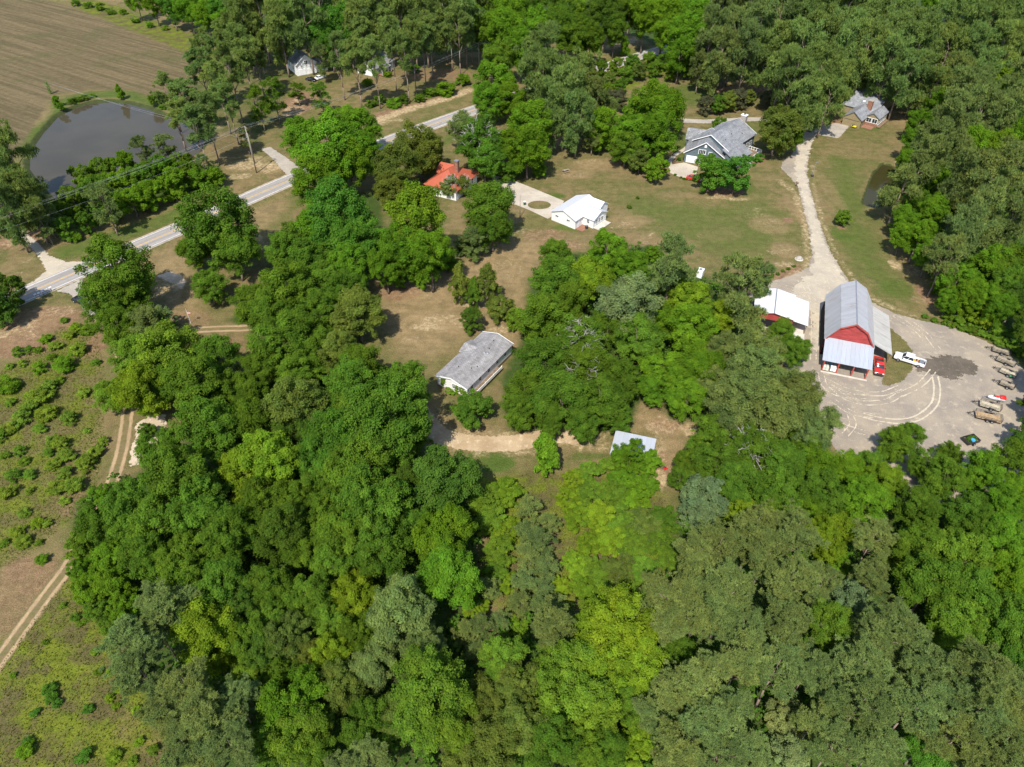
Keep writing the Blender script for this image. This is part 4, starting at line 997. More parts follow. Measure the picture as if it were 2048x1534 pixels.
# the big pines and hardwoods behind and right of the houses
grove('left of the far lawn', 'trees of the northern wood', [('pn', 1087, 112, 40), ('pn', 1105, 165, 42), ('pn', 1164, 172, 40), ('pn', 1128, 210, 40), ('pn', 1155, 238, 34), ('pn', 1062, 150, 36), ('pn', 1100, 240, 30), ('pg', 1190, 205, 30), ('qg', 1215, 225, 24)])
grove('behind the tan house', 'trees of the northern wood', [
    ('pn', 1618, 196, 38), ('pn', 1655, 206, 30), ('pn', 1585, 175, 38), ('pn', 1645, 158, 42), ('pn', 1680, 165, 32), ('pn', 1600, 120, 42), ('pn', 1560, 110, 38), ('pn', 1730, 120, 40), ('pn', 1690, 110, 42), ('pn', 1780, 130, 40), ('pn', 1805, 160, 34), ('pn', 1748, 138, 30), ('pn', 1830, 110, 42), ('pn', 1640, 90, 40), ('pn', 1840, 155, 34), ('pn', 1560, 160, 34), ('pn', 1720, 75, 38), ('pn', 1780, 85, 38), ('qm', 1640, 215, 24)])
grove('behind the far lawn', 'trees of the northern wood', [
    ('pg', 1444, 114, 38), ('pg', 1420, 84, 36), ('pg', 1470, 74, 40), ('pg', 1490, 119, 36), ('pg', 1510, 59, 40), ('pg', 1440, 44, 36), ('pg', 1400, 134, 22), ('pn', 1530, 114, 36), ('tb', 1370, 74, 36), ('tb', 1385, 34, 38), ('tb', 1330, 24, 40), ('tb', 1360, 114, 26), ('tb', 1395, 99, 26), ('tb', 1290, 34, 34), ('yb', 1251, 92, 12), ('tb', 1340, 64, 30), ('pg', 1560, 44, 40), ('pg', 1500, 14, 38), ('pg', 1550, -6, 36)])
grove('along the far verge of the road', 'trees of the northern wood', [
    ('tm', 1230, 60, 26), ('tm', 1180, 80, 26), ('tm', 1150, 70, 30), ('tm', 1120, 60, 32), ('td', 1210, 30, 36), ('tb', 1070, 60, 34), ('tb', 1010, 60, 36), ('tb', 1040, 100, 32), ('tm', 1000, 110, 32), ('tb', 1020, 20, 36), ('tm', 1080, 15, 34), ('tm', 1140, 20, 34), ('tm', 960, 60, 32), ('tb', 985, 25, 34), ('lm', 1160, 92, 16), ('lm', 1195, 85, 15), ('tm', 1260, 20, 34), ('tm', 1190, 0, 34)])
standing('along the far verge of the road', 'trees of the northern wood', [('Pn', 1190, 98, 26, 4.2), ('Pn', 1174, 96, 20, 3.4), ('Pn', 1236, 88, 22, 3.4)])
grove('behind the white houses', 'trees of the northern wood', [
    ('pn', 560, 60, 38), ('pn', 610, 50, 40), ('te', 650, 62, 36), ('te', 690, 50, 36), ('pn', 720, 45, 36), ('te', 700, 80, 28), ('te', 660, 90, 26), ('pn', 760, 30, 38), ('pn', 800, 45, 36), ('pn', 850, 40, 38), ('pn', 890, 30, 38), ('pn', 930, 45, 36), ('pn', 640, 20, 38), ('pn', 690, 10, 38), ('pn', 820, 5, 38), ('pn', 900, -8, 38), ('te', 590, 20, 36), ('pn', 750, -10, 38), ('te', 640, -10, 36), ('pn', 960, 5, 36)])
grove('above the hay field', 'trees of the northern wood', [
    ('tb', 270, -2, 20), ('tb', 305, 4, 22), ('te', 340, 10, 24), ('tb', 375, 16, 24), ('tb', 405, 28, 24), ('te', 440, 22, 26), ('tb', 450, 42, 24), ('pn', 480, 20, 34), ('te', 430, 5, 26), ('pn', 520, 30, 38), ('pn', 490, 60, 36), ('te', 390, -4, 26), ('te', 350, -12, 26), ('pn', 560, 0, 36)])
grove('along the top right edge', 'trees of the northern wood', [
    ('pn', 1600, 50, 40), ('pn', 1650, 40, 40), ('pn', 1690, 25, 40), ('pn', 1740, 40, 36), ('pn', 1790, 45, 34), ('pn', 1620, 5, 38), ('pn', 1680, -10, 38), ('pn', 1750, 5, 34), ('pn', 1870, 75, 38), ('pn', 1920, 70, 40), ('pn', 1970, 60, 40), ('pn', 2020, 60, 40), ('pn', 1890, 115, 38), ('pn', 1945, 110, 40), ('pn', 2000, 105, 40), ('pn', 2040, 110, 36), ('pn', 2000, 30, 38), ('pn', 2045, 20, 38), ('tb', 1920, -12, 26), ('tb', 1970, -8, 26), ('te', 2010, -10, 26), ('tb', 1870, -14, 24), ('pn', 1830, 60, 30)])
grove('right of the mown strip', 'trees of the eastern wood', [
    ('pg', 1805, 376, 36), ('tb', 1880, 366, 32), ('pg', 1847, 336, 36), ('tb', 1872, 418, 32), ('pg', 1977, 366, 56), ('pg', 1927, 380, 42), ('tb', 1812, 440, 26), ('tb', 1840, 474, 30), ('tb', 1808, 470, 24), ('pg', 1914, 470, 42), ('pg', 1890, 520, 38), ('tb', 1862, 508, 28), ('pg', 1956, 436, 44), ('pg', 2019, 436, 42), ('tb', 1914, 560, 32), ('tb', 1936, 586, 30), ('tb', 1977, 535, 38), ('tm', 2019, 530, 42), ('tm', 2011, 575, 34), ('tb', 1900, 600, 22), ('ly', 1940, 622, 22), ('ly', 1977, 634, 24), ('td', 2034, 600, 32), ('tb', 1960, 590, 30), ('tb', 2000, 620, 28), ('td', 2064, 652, 30), ('td', 2084, 700, 28), ('td', 2092, 748, 30), ('tm', 1840, 410, 26), ('lb', 1795, 410, 18), ('lb', 1880, 570, 20), ('ld', 2056, 872, 34), ('ld', 2078, 815, 34), ('lb', 1925, 610, 18)])
grove('right of the tan house', 'trees of the eastern wood', [
    ('ty', 1994, 166, 34), ('pg', 1927, 200, 40), ('pg', 1897, 168, 32), ('tb', 1876, 210, 26), ('pg', 1893, 258, 42), ('pg', 1956, 242, 40), ('pg', 2011, 232, 42), ('tb', 1840, 240, 24), ('tb', 1832, 280, 26), ('pg', 1858, 292, 32), ('pg', 1906, 316, 36), ('tb', 1956, 292, 36), ('ty', 1998, 300, 36), ('pg', 2034, 336, 36), ('tb', 1820, 320, 22), ('pg', 1950, 190, 34), ('pg', 2036, 185, 36), ('pn', 1870, 180, 30), ('tb', 2030, 280, 32), ('pn', 1960, 150, 34), ('tb', 1925, 290, 26)])
# the thicket of young growth in the middle
th = []
gth = random.Random(4)
for px, py, r, kt in [(975, 1000, 30, 'lk'), (1010, 985, 28, 'ly'), (985, 1045, 30, 'lk'), (1015, 1060, 26, 'ly'), (1000, 1105, 28, 'lk'), (990, 1150, 24, 'lk'), (955, 1215, 22, 'ly'), (1012, 1165, 20, 'ly'), (1058, 1010, 24, 'qg'), (1055, 1060, 24, 'qg'), (1085, 1085, 26, 'qg'), (1060, 1115, 26, 'qg'), (1095, 1130, 24, 'qg'), (1050, 1160, 24, 'qg'), (1085, 1170, 22, 'qg'), (1040, 1205, 24, 'qg'), (1075, 1210, 22, 'qg'), (1100, 1045, 20, 'qg'),
                      (1140, 1000, 26, 'ly'), (1185, 990, 28, 'lk'), (1225, 985, 28, 'lk'), (1270, 990, 28, 'lb'), (1160, 1040, 26, 'ly'), (1200, 1035, 30, 'ly'), (1245, 1040, 28, 'lk'), (1290, 1050, 32, 'lv'), (1330, 1040, 28, 'lm'), (1320, 1085, 30, 'lm'), (1270, 1090, 28, 'lk'), (1225, 1085, 28, 'ly'), (1180, 1090, 26, 'ly'), (1150, 1130, 24, 'ly'), (1195, 1140, 28, 'lk'), (1240, 1140, 30, 'lv'), (1285, 1140, 26, 'lk'), (1165, 1175, 24, 'ly'), (1215, 1190, 24, 'lk'), (1265, 1185, 24, 'lk'), (1120, 1170, 20, 'ly'),
                      (929, 1270, 24, 'qg'), (968, 1256, 24, 'qg'), (955, 1300, 22, 'qg'), (980, 1175, 22, 'qg'), (1180, 945, 22, 'lk'), (1215, 930, 18, 'lk'), (1150, 960, 20, 'ly'), (1245, 960, 22, 'lb'), (1290, 965, 22, 'lb'), (1035, 1255, 20, 'ly'), (1000, 1240, 20, 'qg'), (1110, 1205, 20, 'qg'), (1340, 1120, 24, 'lk')]:
    th.append((kt, px, py, r * 1.2, 0.55 if kt[0] == 'l' else 0.7))
grove('in the thicket below the open shed', 'young growth of the thicket', th)
# hedge bank behind the far lawn
grove('in the hedge above the far lawn', 'hedge above the far lawn', [(kt, px, py, r) for px, py, r, kt in [(1180, 150, 16, 'lv'), (1205, 140, 16, 'lm'), (1235, 132, 16, 'lk'), (1265, 128, 16, 'lm'), (1295, 122, 16, 'lk'), (1325, 122, 16, 'lm'), (1352, 130, 16, 'lk'), (1375, 142, 14, 'lm'), (1195, 168, 16, 'lm'), (1222, 158, 16, 'lv'), (1250, 150, 15, 'lk'), (1280, 143, 15, 'lv'), (1310, 140, 15, 'lk'), (1340, 146, 14, 'lk'), (1215, 182, 14, 'lk'), (1240, 172, 13, 'lm')]])
# shrubs scattered over the rough field
FIELD = [(127, 729, 20, 'b'), (78, 736, 14, 'b'), (154, 700, 16, 'h'), (155, 656, 13, 'y'), (91, 678, 12, 'b'), (35, 704, 12, 'k'), (18, 733, 8, 'h'), (59, 700, 9, 'k'), (76, 700, 8, 'k'), (44, 727, 9, 'h'), (12, 768, 22, 'b'), (103, 773, 15, 'h'), (75, 796, 22, 'h'), (56, 814, 16, 'h'), (94, 826, 19, 'h'), (141, 837, 16, 'h'), (167, 786, 12, 'h'), (41, 837, 18, 'h'), (18, 855, 14, 'h'), (3, 872, 14, 'k'), (79, 858, 12, 'k'), (174, 862, 7, 'h'), (103, 881, 13, 'h'), (126, 887, 16, 'h'), (132, 911, 16, 'h'), (205, 884, 11, 'h'), (188, 905, 15, 'h'), (173, 928, 19, 'h'),
         (108, 928, 14, 'h'), (38, 902, 12, 'k'), (50, 922, 10, 'k'), (23, 952, 16, 'k'), (59, 949, 12, 'k'), (129, 946, 14, 'h'), (110, 975, 17, 'h'), (149, 969, 19, 'h'), (59, 982, 8, 'h'), (15, 984, 17, 'h'), (128, 1001, 10, 'h'), (190, 726, 9, 'k'), (97, 905, 10, 'k'), (165, 1000, 7, 'k'), (50, 1024, 11, 'h'), (73, 1045, 13, 'y'), (94, 1047, 10, 'h'), (36, 1063, 14, 'h'), (48, 1082, 15, 'h'), (78, 1086, 8, 'k'), (85, 1118, 12, 'b'), (8, 1086, 9, 'k'), (120, 760, 9, 'k'), (100, 715, 10, 'k'), (110, 692, 12, 'h'), (140, 668, 12, 'h'), (175, 660, 14, 'k'), (128, 640, 8, 'k'), (20, 805, 10, 'k'), (10, 910, 10, 'k')]
grove('in the rough field beside the track', 'shrubs of the rough field', [('s' + t, x, y, r) for x, y, r, t in FIELD])
WEEDY = [(96, 1378, 13, 'e'), (100, 1394, 13, 'e'), (115, 1406, 9, 'e'), (70, 1425, 9, 'e'), (175, 1418, 10, 'e'), (50, 1499, 17, 'b'), (55, 1484, 10, 'e'), (167, 1512, 15, 'e'), (229, 1515, 14, 'k'), (305, 1501, 11, 'k'), (279, 1483, 9, 'y'), (162, 1246, 8, 'k'), (151, 1233, 9, 'm'), (193, 1301, 10, 'k'), (198, 1343, 8, 'm'), (219, 1397, 9, 'y'), (271, 1421, 9, 'y'), (125, 1212, 7, 'k'), (27, 1350, 6, 'b'), (90, 1285, 6, 'm'), (220, 1345, 9, 'y'), (240, 1375, 10, 'y'), (232, 1412, 8, 'y'), (330, 1520, 10, 'y'), (265, 1524, 9, 'k')]
grove('in the weedy corner below the track', 'shrubs of the weedy corner', [('s' + t, x, y, r) for x, y, r, t in WEEDY])
grove('along the rank strip above the hay field', 'shrubs above the hay field', [('s' + t, x, y, r) for x, y, r, t in [(150, 6, 9, 'k'), (176, 10, 9, 'b'), (200, 14, 10, 'k'), (222, 22, 9, 'k'), (244, 24, 8, 'b'), (300, 50, 8, 'b'), (330, 56, 7, 'b'), (270, 40, 8, 'k'), (350, 45, 6, 'k'), (440, 80, 9, 'k'), (400, 100, 8, 'k')]])
grove('on the bank behind the roadside pines', 'shrubs across the road', [('s' + t, x, y, r) for x, y, r, t in [(890, 178, 20, 'b'), (925, 160, 15, 'b'), (775, 148, 9, 'y'), (826, 137, 13, 'b'), (790, 205, 14, 'b'), (760, 200, 13, 'm'), (840, 196, 12, 'm'), (735, 165, 12, 'b'), (740, 208, 10, 'm'), (810, 200, 12, 'd'), (860, 185, 12, 'm')]])
grove('on the bank right of the gravel yard', 'shrubs of the yard bank', [('s' + t, x, y, r) for x, y, r, t in [(1905, 650, 9, 'k'), (1925, 655, 10, 'k'), (1945, 662, 10, 'm'), (1965, 668, 10, 'k'), (1985, 676, 10, 'k'), (2005, 684, 12, 'k'), (1870, 640, 7, 'm'), (1850, 633, 6, 'm'), (1890, 645, 7, 'k'), (2025, 690, 13, 'k'), (2040, 705, 12, 'm'), (1895, 632, 12, 'k'), (1920, 640, 14, 'k'), (1950, 648, 14, 'k'), (2000, 660, 16, 'k')]])
grove('in the mulched bed by the drive', 'small clipped shrubs by the drive', [('sm', x, y, 4) for x, y in [(1535, 555), (1545, 551), (1556, 547), (1567, 542), (1577, 537), (1588, 532)]])
grove('beside the concrete parking pad', 'small clipped shrubs by the pad', [('sm', x, y, 3) for x, y in [(1350, 349), (1362, 355), (1368, 357), (1374, 358)]])
grove('on the lawn behind the white cottage', 'saplings on the lawn', [('sd', 1259, 413, 5), ('sm', 1275, 395, 4)])
label_trees()

# ------------------------------------------------------------------ undergrowth and rank grass: countless, one object each
def scatter(polys, n, seed):
    g = np.random.default_rng(seed)
    out = []
    P_ = [ats(q) for q in polys]
    areas = []
    for q in P_:
        b = bbox_of(q, 0); areas.append((b[1] - b[0]) * (b[3] - b[2]))
    for q, a in zip(P_, areas):
        b = bbox_of(q, 0)
        m = int(n * a / sum(areas))
        x, y = g.uniform(b[0], b[1], m), g.uniform(b[2], b[3], m)
        ok = poly_sd(x, y, q) > 0
        out.append(np.stack([x[ok], y[ok]], 1))
    return np.concatenate(out), g

WOODS = [[(160, 1010), (250, 960), (340, 930), (420, 830), (560, 760), (700, 740), (800, 790), (830, 900), (950, 990), (960, 1240), (1000, 1560), (440, 1560), (350, 1440), (270, 1300), (170, 1160)],
         [(1000, 1250), (1330, 1200), (1370, 1010), (1440, 860), (1520, 750), (1600, 850), (1680, 950), (1760, 1020), (1860, 1040), (2060, 1020), (2120, 1560), (1000, 1560)],
         [(1080, 570), (1130, 520), (1290, 500), (1420, 570), (1500, 610), (1530, 720), (1420, 740), (1340, 770), (1240, 820), (1060, 820), (1040, 760), (1060, 660)],
         [(1800, 370), (1860, 220), (2120, 140), (2160, 760), (2060, 740), (1940, 640), (1870, 560), (1810, 460)],
         [(500, 640), (560, 580), (570, 480), (650, 410), (740, 400), (760, 520), (690, 560), (700, 660), (600, 700)],
         [(110, 450), (130, 400), (300, 345), (420, 335), (430, 355), (330, 390), (200, 445)]]
xy, g = scatter(WOODS, 12000, 3)
cl, parts = len(xy), []
for i in range(0, cl):
    m = 16
    r = g.uniform(0.5, 1.3)
    d = unit(g.normal(size=(m, 3)) + np.array([0, 0, 0.8]))
    pos = np.array([xy[i, 0], xy[i, 1], g.uniform(0.1, 2.6)]) + d * r * np.array([1, 1, 0.7])
    parts.append(cards(pos, unit(d + g.normal(size=(m, 3)) * 0.5 + np.array([0, 0, .5])), 0.32, 0.7, g, np.full(m, g.uniform(0, 1)), fold=0.2))
o = link('undergrowth', leaf_mesh('undergrowth', parts, M['leaf']))
o.color = (0.075, 0.15, 0.018, 1)
tag(o, 'dark undergrowth between the trunks of the woods', 'undergrowth', kind='stuff')

ROUGH = [[(0, 1330), (60, 1250), (130, 1160), (190, 1210), (250, 1320), (330, 1460), (380, 1540), (-10, 1540)],
         [(-10, 750), (40, 720), (120, 655), (190, 650), (212, 760), (205, 900), (195, 970), (150, 1030), (60, 1110), (-10, 1140)],
         [(960, 975), (1060, 945), (1220, 955), (1330, 1000), (1360, 1080), (1310, 1200), (1010, 1230), (970, 1060)]]
xy, g = scatter(ROUGH, 36000, 9)
m = len(xy)
ax = unit(np.stack([g.normal(size=m) * 0.6, g.normal(size=m) * 0.6, np.ones(m)], 1))
pos = np.stack([xy[:, 0], xy[:, 1], np.full(m, -0.02)], 1)
nr = unit(np.cross(ax, g.normal(size=(m, 3))))
parts = [cards(pos, nr, 0.20, 0.42, g, g.uniform(0, 1, m), tri=True, axis_dir=ax)]
o = link('rank_grass', leaf_mesh('rank_grass', parts, M['leaf']))
o.color = (0.150, 0.165, 0.030, 1)
tag(o, 'rank yellow-green grass and weeds of the rough ground', 'grass', kind='stuff')

# ------------------------------------------------------------------ buildings
def window(parent, p, face, w, h, cols=2, rows=2, trim=0.09, frame=None):
    """p: middle of the window on the wall; face: '+x' '-x' '+y' '-y'. A frame with glazing bars, the pane behind it"""
    fr, gl = MB(), MB()
    ax = 'y' if face[1] == 'x' else 'x'
    s = 1 if face[0] == '+' else -1
    def bar(mb, a0, a1, z0, z1, d0, d1):
        d0, d1 = sorted((s * d0, s * d1))
        if ax == 'x':
            mb.box(p[0] + a0, p[0] + a1, p[1] + d0, p[1] + d1, p[2] + z0, p[2] + z1)
        else:
            mb.box(p[0] + d0, p[0] + d1, p[1] + a0, p[1] + a1, p[2] + z0, p[2] + z1)
    bar(fr, -w / 2 - trim, w / 2 + trim, h / 2, h / 2 + trim, -0.02, 0.06)
    bar(fr, -w / 2 - trim - 0.03, w / 2 + trim + 0.03, -h / 2 - trim, -h / 2, -0.02, 0.09)
    bar(fr, -w / 2 - trim, -w / 2, -h / 2, h / 2, -0.02, 0.058)
    bar(fr, w / 2, w / 2 + trim, -h / 2, h / 2, -0.02, 0.058)
    for i in range(1, cols):
        x = -w / 2 + w * i / cols
        bar(fr, x - 0.035, x + 0.035, -h / 2, h / 2, -0.02, 0.045)
    for i in range(1, rows):
        z = -h / 2 + h * i / rows
        bar(fr, -w / 2, w / 2, z - 0.03, z + 0.03, -0.02, 0.04)
    o = fr.build('window', frame or M['white'], parent)
    bar(gl, -w / 2, w / 2, -h / 2, h / 2, -0.02, 0.025)
    gl.build('pane', M['glass'], o)
    return o

def door(parent, p, face, w, h, mat, panels=0):
    mb = MB()
    s = 1 if face[0] == '+' else -1
    def bx(a0, a1, z0, z1, d):
        d0, d1 = sorted((-0.02 * s, d * s))
        if face[1] == 'y':
            mb.box(p[0] + a0, p[0] + a1, p[1] + d0, p[1] + d1, p[2] + z0, p[2] + z1)
        else:
            mb.box(p[0] + d0, p[0] + d1, p[1] + a0, p[1] + a1, p[2] + z0, p[2] + z1)
    bx(-w / 2, w / 2, 0, h, 0.05)
    for i in range(panels):
        z = h * i / panels
        bx(-w / 2 + 0.06, w / 2 - 0.06, z + 0.05, z + h / panels - 0.05, 0.075)
    return mb.build('door', mat, parent)

def gable(parent, x0, x1, y0, y1, ze, zr, wall, roof, axis='y', over=0.4, gover=0.3, ridge=None, z0=0.0, th=0.14, trim=None):
    """walls with closed gable ends plus two roof slopes; ridge runs along `axis`"""
    if axis == 'y':
        a0, a1, b0, b1 = x0, x1, y0, y1
    else:
        a0, a1, b0, b1 = y0, y1, x0, x1
    am = (a0 + a1) / 2 if ridge is None else ridge
    prof = [(a0, z0), (a1, z0), (a1, ze), (am, zr), (a0, ze)]
    mb = MB()
    (mb.prism_y if axis == 'y' else mb.prism_x)(prof, b0, b1)
    mb.build('wall', wall, parent)
    sl, sr = (zr - ze) / (am - a0), (zr - ze) / (a1 - am)
    up = th + 0.03
    P = lambda a, b, z: (a, b, z) if axis == 'y' else (b, a, z)
    for (ea, ez, sg) in ((a0 - over, ze - over * sl + up, 0), (a1 + over, ze - over * sr + up, 1)):
        c = [P(ea, b0 - gover, ez), P(am, b0 - gover, zr + up), P(am, b1 + gover, zr + up), P(ea, b1 + gover, ez)]
        if (sg == 1) == (axis == 'y'):
            c = c[::-1]
        if axis == 'y' and sg == 0 or axis == 'x' and sg == 1:
            pass
        m2 = MB().slab(c[0], c[1], c[2], c[3], th)
        n = (Vector(c[1]) - Vector(c[0])).cross(Vector(c[3]) - Vector(c[0]))
        if n.z < 0:
            m2 = MB().slab(c[3], c[2], c[1], c[0], th)
        s_ = m2.build('roof_slope', roof, parent)
    if trim:
        for bb in (b0 - gover - 0.03, b1 + gover + 0.03):
            for ea, ez in ((a0 - over, ze - over * sl), (a1 + over, ze - over * sr)):
                m3 = MB()
                q0, q1 = Vector(P(ea, bb, ez + up - 0.1)), Vector(P(am, bb, zr + up - 0.1))
                off = Vector(P(0, 0.05, 0))
                m3.hexa([q0 - off - Vector((0, 0, .12)), q1 - off - Vector((0, 0, .12)), q1 + off - Vector((0, 0, .12)), q0 + off - Vector((0, 0, .12))],
                        [q0 - off + Vector((0, 0, .14)), q1 - off + Vector((0, 0, .14)), q1 + off + Vector((0, 0, .14)), q0 + off + Vector((0, 0, .14))])
                m3.build('gable_trim', trim, parent)

def sheets(parent, a, b, c, d, n, mat, name='roof_sheet', th=0.05, jit=0.02, seed=1):
    """roof plane a-b (ridge line or top edge) and d-c (lower edge), cut into n sheets from a to b; each sheet a part of its own"""
    g = random.Random(seed)
    a, b, c, d = (Vector(q) for q in (a, b, c, d))
    nrm = (b - a).cross(d - a).normalized()
    if nrm.z < 0:
        nrm = -nrm
    for i in range(n):
        t0, t1 = i / n, (i + 1) / n - 0.012 / max(0.1, (b - a).length)
        lift = nrm * g.uniform(0, jit)
        e0, e1 = g.uniform(-0.03, 0.03), g.uniform(-0.03, 0.03)
        q = [a.lerp(b, t0) + lift, a.lerp(b, t1) + lift, (d.lerp(c, t1)) + (c - b).normalized() * e1 + lift, d.lerp(c, t0) + (d - a).normalized() * e1 + lift]
        mb = MB()
        mb.hexa([p_ - nrm * th for p_ in q], q)
        for f in (0.0, 0.33, 0.66):               # raised ribs down the slope
            r0, r1 = q[0].lerp(q[1], f), q[3].lerp(q[2], f)
            along = (b - a).normalized() * 0.055
            mb.hexa([r0, r0 + along, r1 + along, r1], [p_ + nrm * 0.035 for p_ in (r0, r0 + along, r1 + along, r1)])
        mb.build(name, mat, parent)

# --- red gambrel barn with front and side lean-tos
barn = empty('barn', (67.8, 120.7, 0), R(-19), 'red gambrel barn with corrugated metal roof and open lean-tos', 'barn')
PR = [(0, 4.6), (2.15, 7.95), (4.85, 9.55), (7.55, 7.95), (9.7, 4.6)]
MB().prism_y([(0.0, 0.0), (9.7, 0.0)] + PR[::-1], 0.3, 16.6).build('wall', M['barn_red'], barn)
for i in range(4):
    (xa, za), (xb, zb) = PR[i], PR[i + 1]
    dv = Vector((xb - xa, 0, zb - za)).normalized() * 0.3
    up = Vector((-dv.z, 0, dv.x)).normalized() * 0.12
    lo, hi = Vector((xa, 0, za)), Vector((xb, 0, zb))
    if i == 0: lo = lo - dv
    if i == 3: hi = hi + dv
    ridge_hi, eave_lo = (hi, lo) if i < 2 else (lo, hi)
    Y0, Y1 = -0.25, 17.1
    sheets(barn, ridge_hi + up + Vector((0, Y0, 0)), ridge_hi + up + Vector((0, Y1, 0)), eave_lo + up + Vector((0, Y1, 0)), eave_lo + up + Vector((0, Y0, 0)), 19, M['barn_roof'], seed=i)
MB().box(4.73, 4.97, -0.3, 17.15, 9.66, 9.74).build('ridge_cap', M['steel'], barn)
for i in range(4):                                       # dark red barge boards on the front gable
    (xa, za), (xb, zb) = PR[i], PR[i + 1]
    q = [Vector((xa, -0.3, za - 0.28)), Vector((xb, -0.3, zb - 0.28)), Vector((xb, -0.3, zb + 0.06)), Vector((xa, -0.3, za + 0.06))]
    MB().hexa([q[0], q[1], q[1] + Vector((0, .06, 0)), q[0] + Vector((0, .06, 0))], [q[3], q[2], q[2] + Vector((0, .06, 0)), q[3] + Vector((0, .06, 0))]).build('barge_board', M['post_red'], barn)
for i in range(9):                                       # weatherboards of the gable face
    z = 4.75 + i * 0.5
    half = np.interp(z + 0.4, [4.6, 7.95, 9.55], [4.75, 2.65, 0.12])
    MB().box(4.85 - half, 4.85 + half, 0.24, 0.297, z, z + 0.47).build('gable_board', M['barn_red'], barn)
sheets(barn, (-0.1, 0.2, 4.72), (9.8, 0.2, 4.72), (9.8, -5.75, 2.85), (-0.1, -5.75, 2.85), 11, M['lean_front'], seed=8)
for x in (0.5, 3.4, 6.4, 9.2):
    MB().box(x - 0.13, x + 0.13, -5.55, -5.29, 0, 2.78).build('post', M['post_red'], barn)
MB().box(0.2, 9.5, -5.52, -5.32, 2.62, 2.80).build('beam', M['wood'], barn)
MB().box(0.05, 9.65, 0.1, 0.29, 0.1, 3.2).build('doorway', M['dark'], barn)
sheets(barn, (9.75, 1.2, 4.5), (9.75, 16.3, 4.5), (14.1, 16.3, 2.55), (14.1, 1.2, 2.55), 15, M['lean_side'], seed=9)
for y in (1.6, 6.5, 11.3, 16.0):
    MB().box(13.75, 13.97, y - 0.11, y + 0.11, 0, 2.52).build('post', M['wood'], barn)
MB().box(9.7, 14.0, 16.2, 16.32, 0, 2.5).build('back_wall', M['barn_red'], barn)
MB().box(-0.12, 0.02, 0.5, 16.5, 0.3, 3.2).build('side_wall_shade', M['dark'], barn)  # near-black slab painting the shade on the left wall under the eave
MB().box(0.3, 9.6, -6.2, -5.7, 0.02, 0.07).build('threshold', M['concrete'], barn)

# --- white-roofed shed beside it
sh = empty('equipment_shed', (59.4, 130.2, 0), R(-18.6), 'low shed with bright white metal roof and red front beside the barn', 'shed')
MB().prism_y([(-4.2, 0), (4.4, 0), (4.4, 3.25), (0, 4.2), (-4.2, 3.25)], 0.2, 9.6).build('wall', M['barn_red'], sh)
sheets(sh, (0, -0.3, 4.4), (0, 10.1, 4.4), (-4.5, 10.1, 3.35), (-4.5, -0.3, 3.35), 10, M['white_roof'], seed=11)
sheets(sh, (0, -0.3, 4.4), (0, 10.1, 4.4), (4.5, 10.1, 3.42), (4.5, -0.3, 3.42), 10, M['white_roof'], seed=12)
sheets(sh, (4.4, -0.5, 3.36), (4.4, 9.5, 3.36), (7.7, 9.4, 2.75), (7.7, -0.5, 2.75), 10, M['white_roof'], seed=13)
MB().box(-0.12, 0.12, -0.32, 10.12, 4.42, 4.48).build('ridge_cap', M['steel'], sh)
for y in (0.0, 4.5, 9.2):
    MB().box(7.35, 7.52, y - 0.08, y + 0.08, 0, 2.7).build('post', M['wood'], sh)
MB().box(4.45, 7.6, -2.4, 9.4, 0.02, 0.09).build('floor_slab', M['concrete'], sh)
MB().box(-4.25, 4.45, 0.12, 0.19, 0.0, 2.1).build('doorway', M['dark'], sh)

# --- mobile home
mh = empty('mobile_home', (-15.9, 110.0, 0), R(-32.5), 'long white mobile home with weathered grey shingle roof', 'mobile home')
gable(mh, 0.3, 7.8, 0.3, 17.2, 3.1, 4.15, M['siding_white'], M['shingle_old'], over=0.35, gover=0.3, z0=0.7, trim=M['white'])
gable(mh, -0.15, 3.0, 9.2, 13.6, 3.1, 3.9, M['siding_white'], M['shingle_old'], axis='x', over=0.25, gover=0.3, z0=0.7)
MB().box(0.35, 7.75, 0.36, 17.1, 0, 0.7).build('skirting', M['wood'], mh)
for x, w in ((4.6, 0.8), (5.8, 0.8), (6.9, 0.7)):
    window(mh, (x, 0.3, 2.2), '-y', w, 1.2, 2, 3)
for y in (2.0, 5.0, 8.2, 11.4, 14.6):
    window(mh, (7.8, y, 2.3), '+x', 0.8, 1.1, 1, 2)
pr = MB()
pr.box(7.8, 9.0, 2.2, 11.6, 0.62, 0.78)
pr.build('porch_deck', M['wood'], mh)
MB().box(8.9, 9.0, 2.2, 11.6, 0.8, 1.5).build('porch_rail', M['white'], mh)
for y in (2.3, 5.4, 8.5, 11.5):
    MB().box(8.88, 9.02, y - 0.07, y + 0.07, 0.78, 1.62).build('rail_post', M['white'], mh)
MB().box(2.4, 3.9, -0.5, 0.3, 0.0, 1.0).build('step_block', M['wood'], mh)
for x, y in ((3.2, 4.0), (5.6, 5.2), (5.2, 12.4), (4.6, 15.0), (6.2, 6.4)):
    z = 4.15 - abs(x - 4.05) * 0.28 + 0.17
    MB().tube((x, y, z - 0.05), (x, y, z + 0.28), 0.09, 0.09, 7).build('roof_vent', M['blacksteel'], mh)
for x, y in ((5.0, 10.8), (5.6, 11.2)):
    z = 4.15 - abs(x - 4.05) * 0.28 + 0.17
    MB().dome((x, y, z - 0.04), 0.28, 0.28, 0.2).build('roof_vent', M['steel'], mh)
parts = []
gv = np.random.default_rng(5)
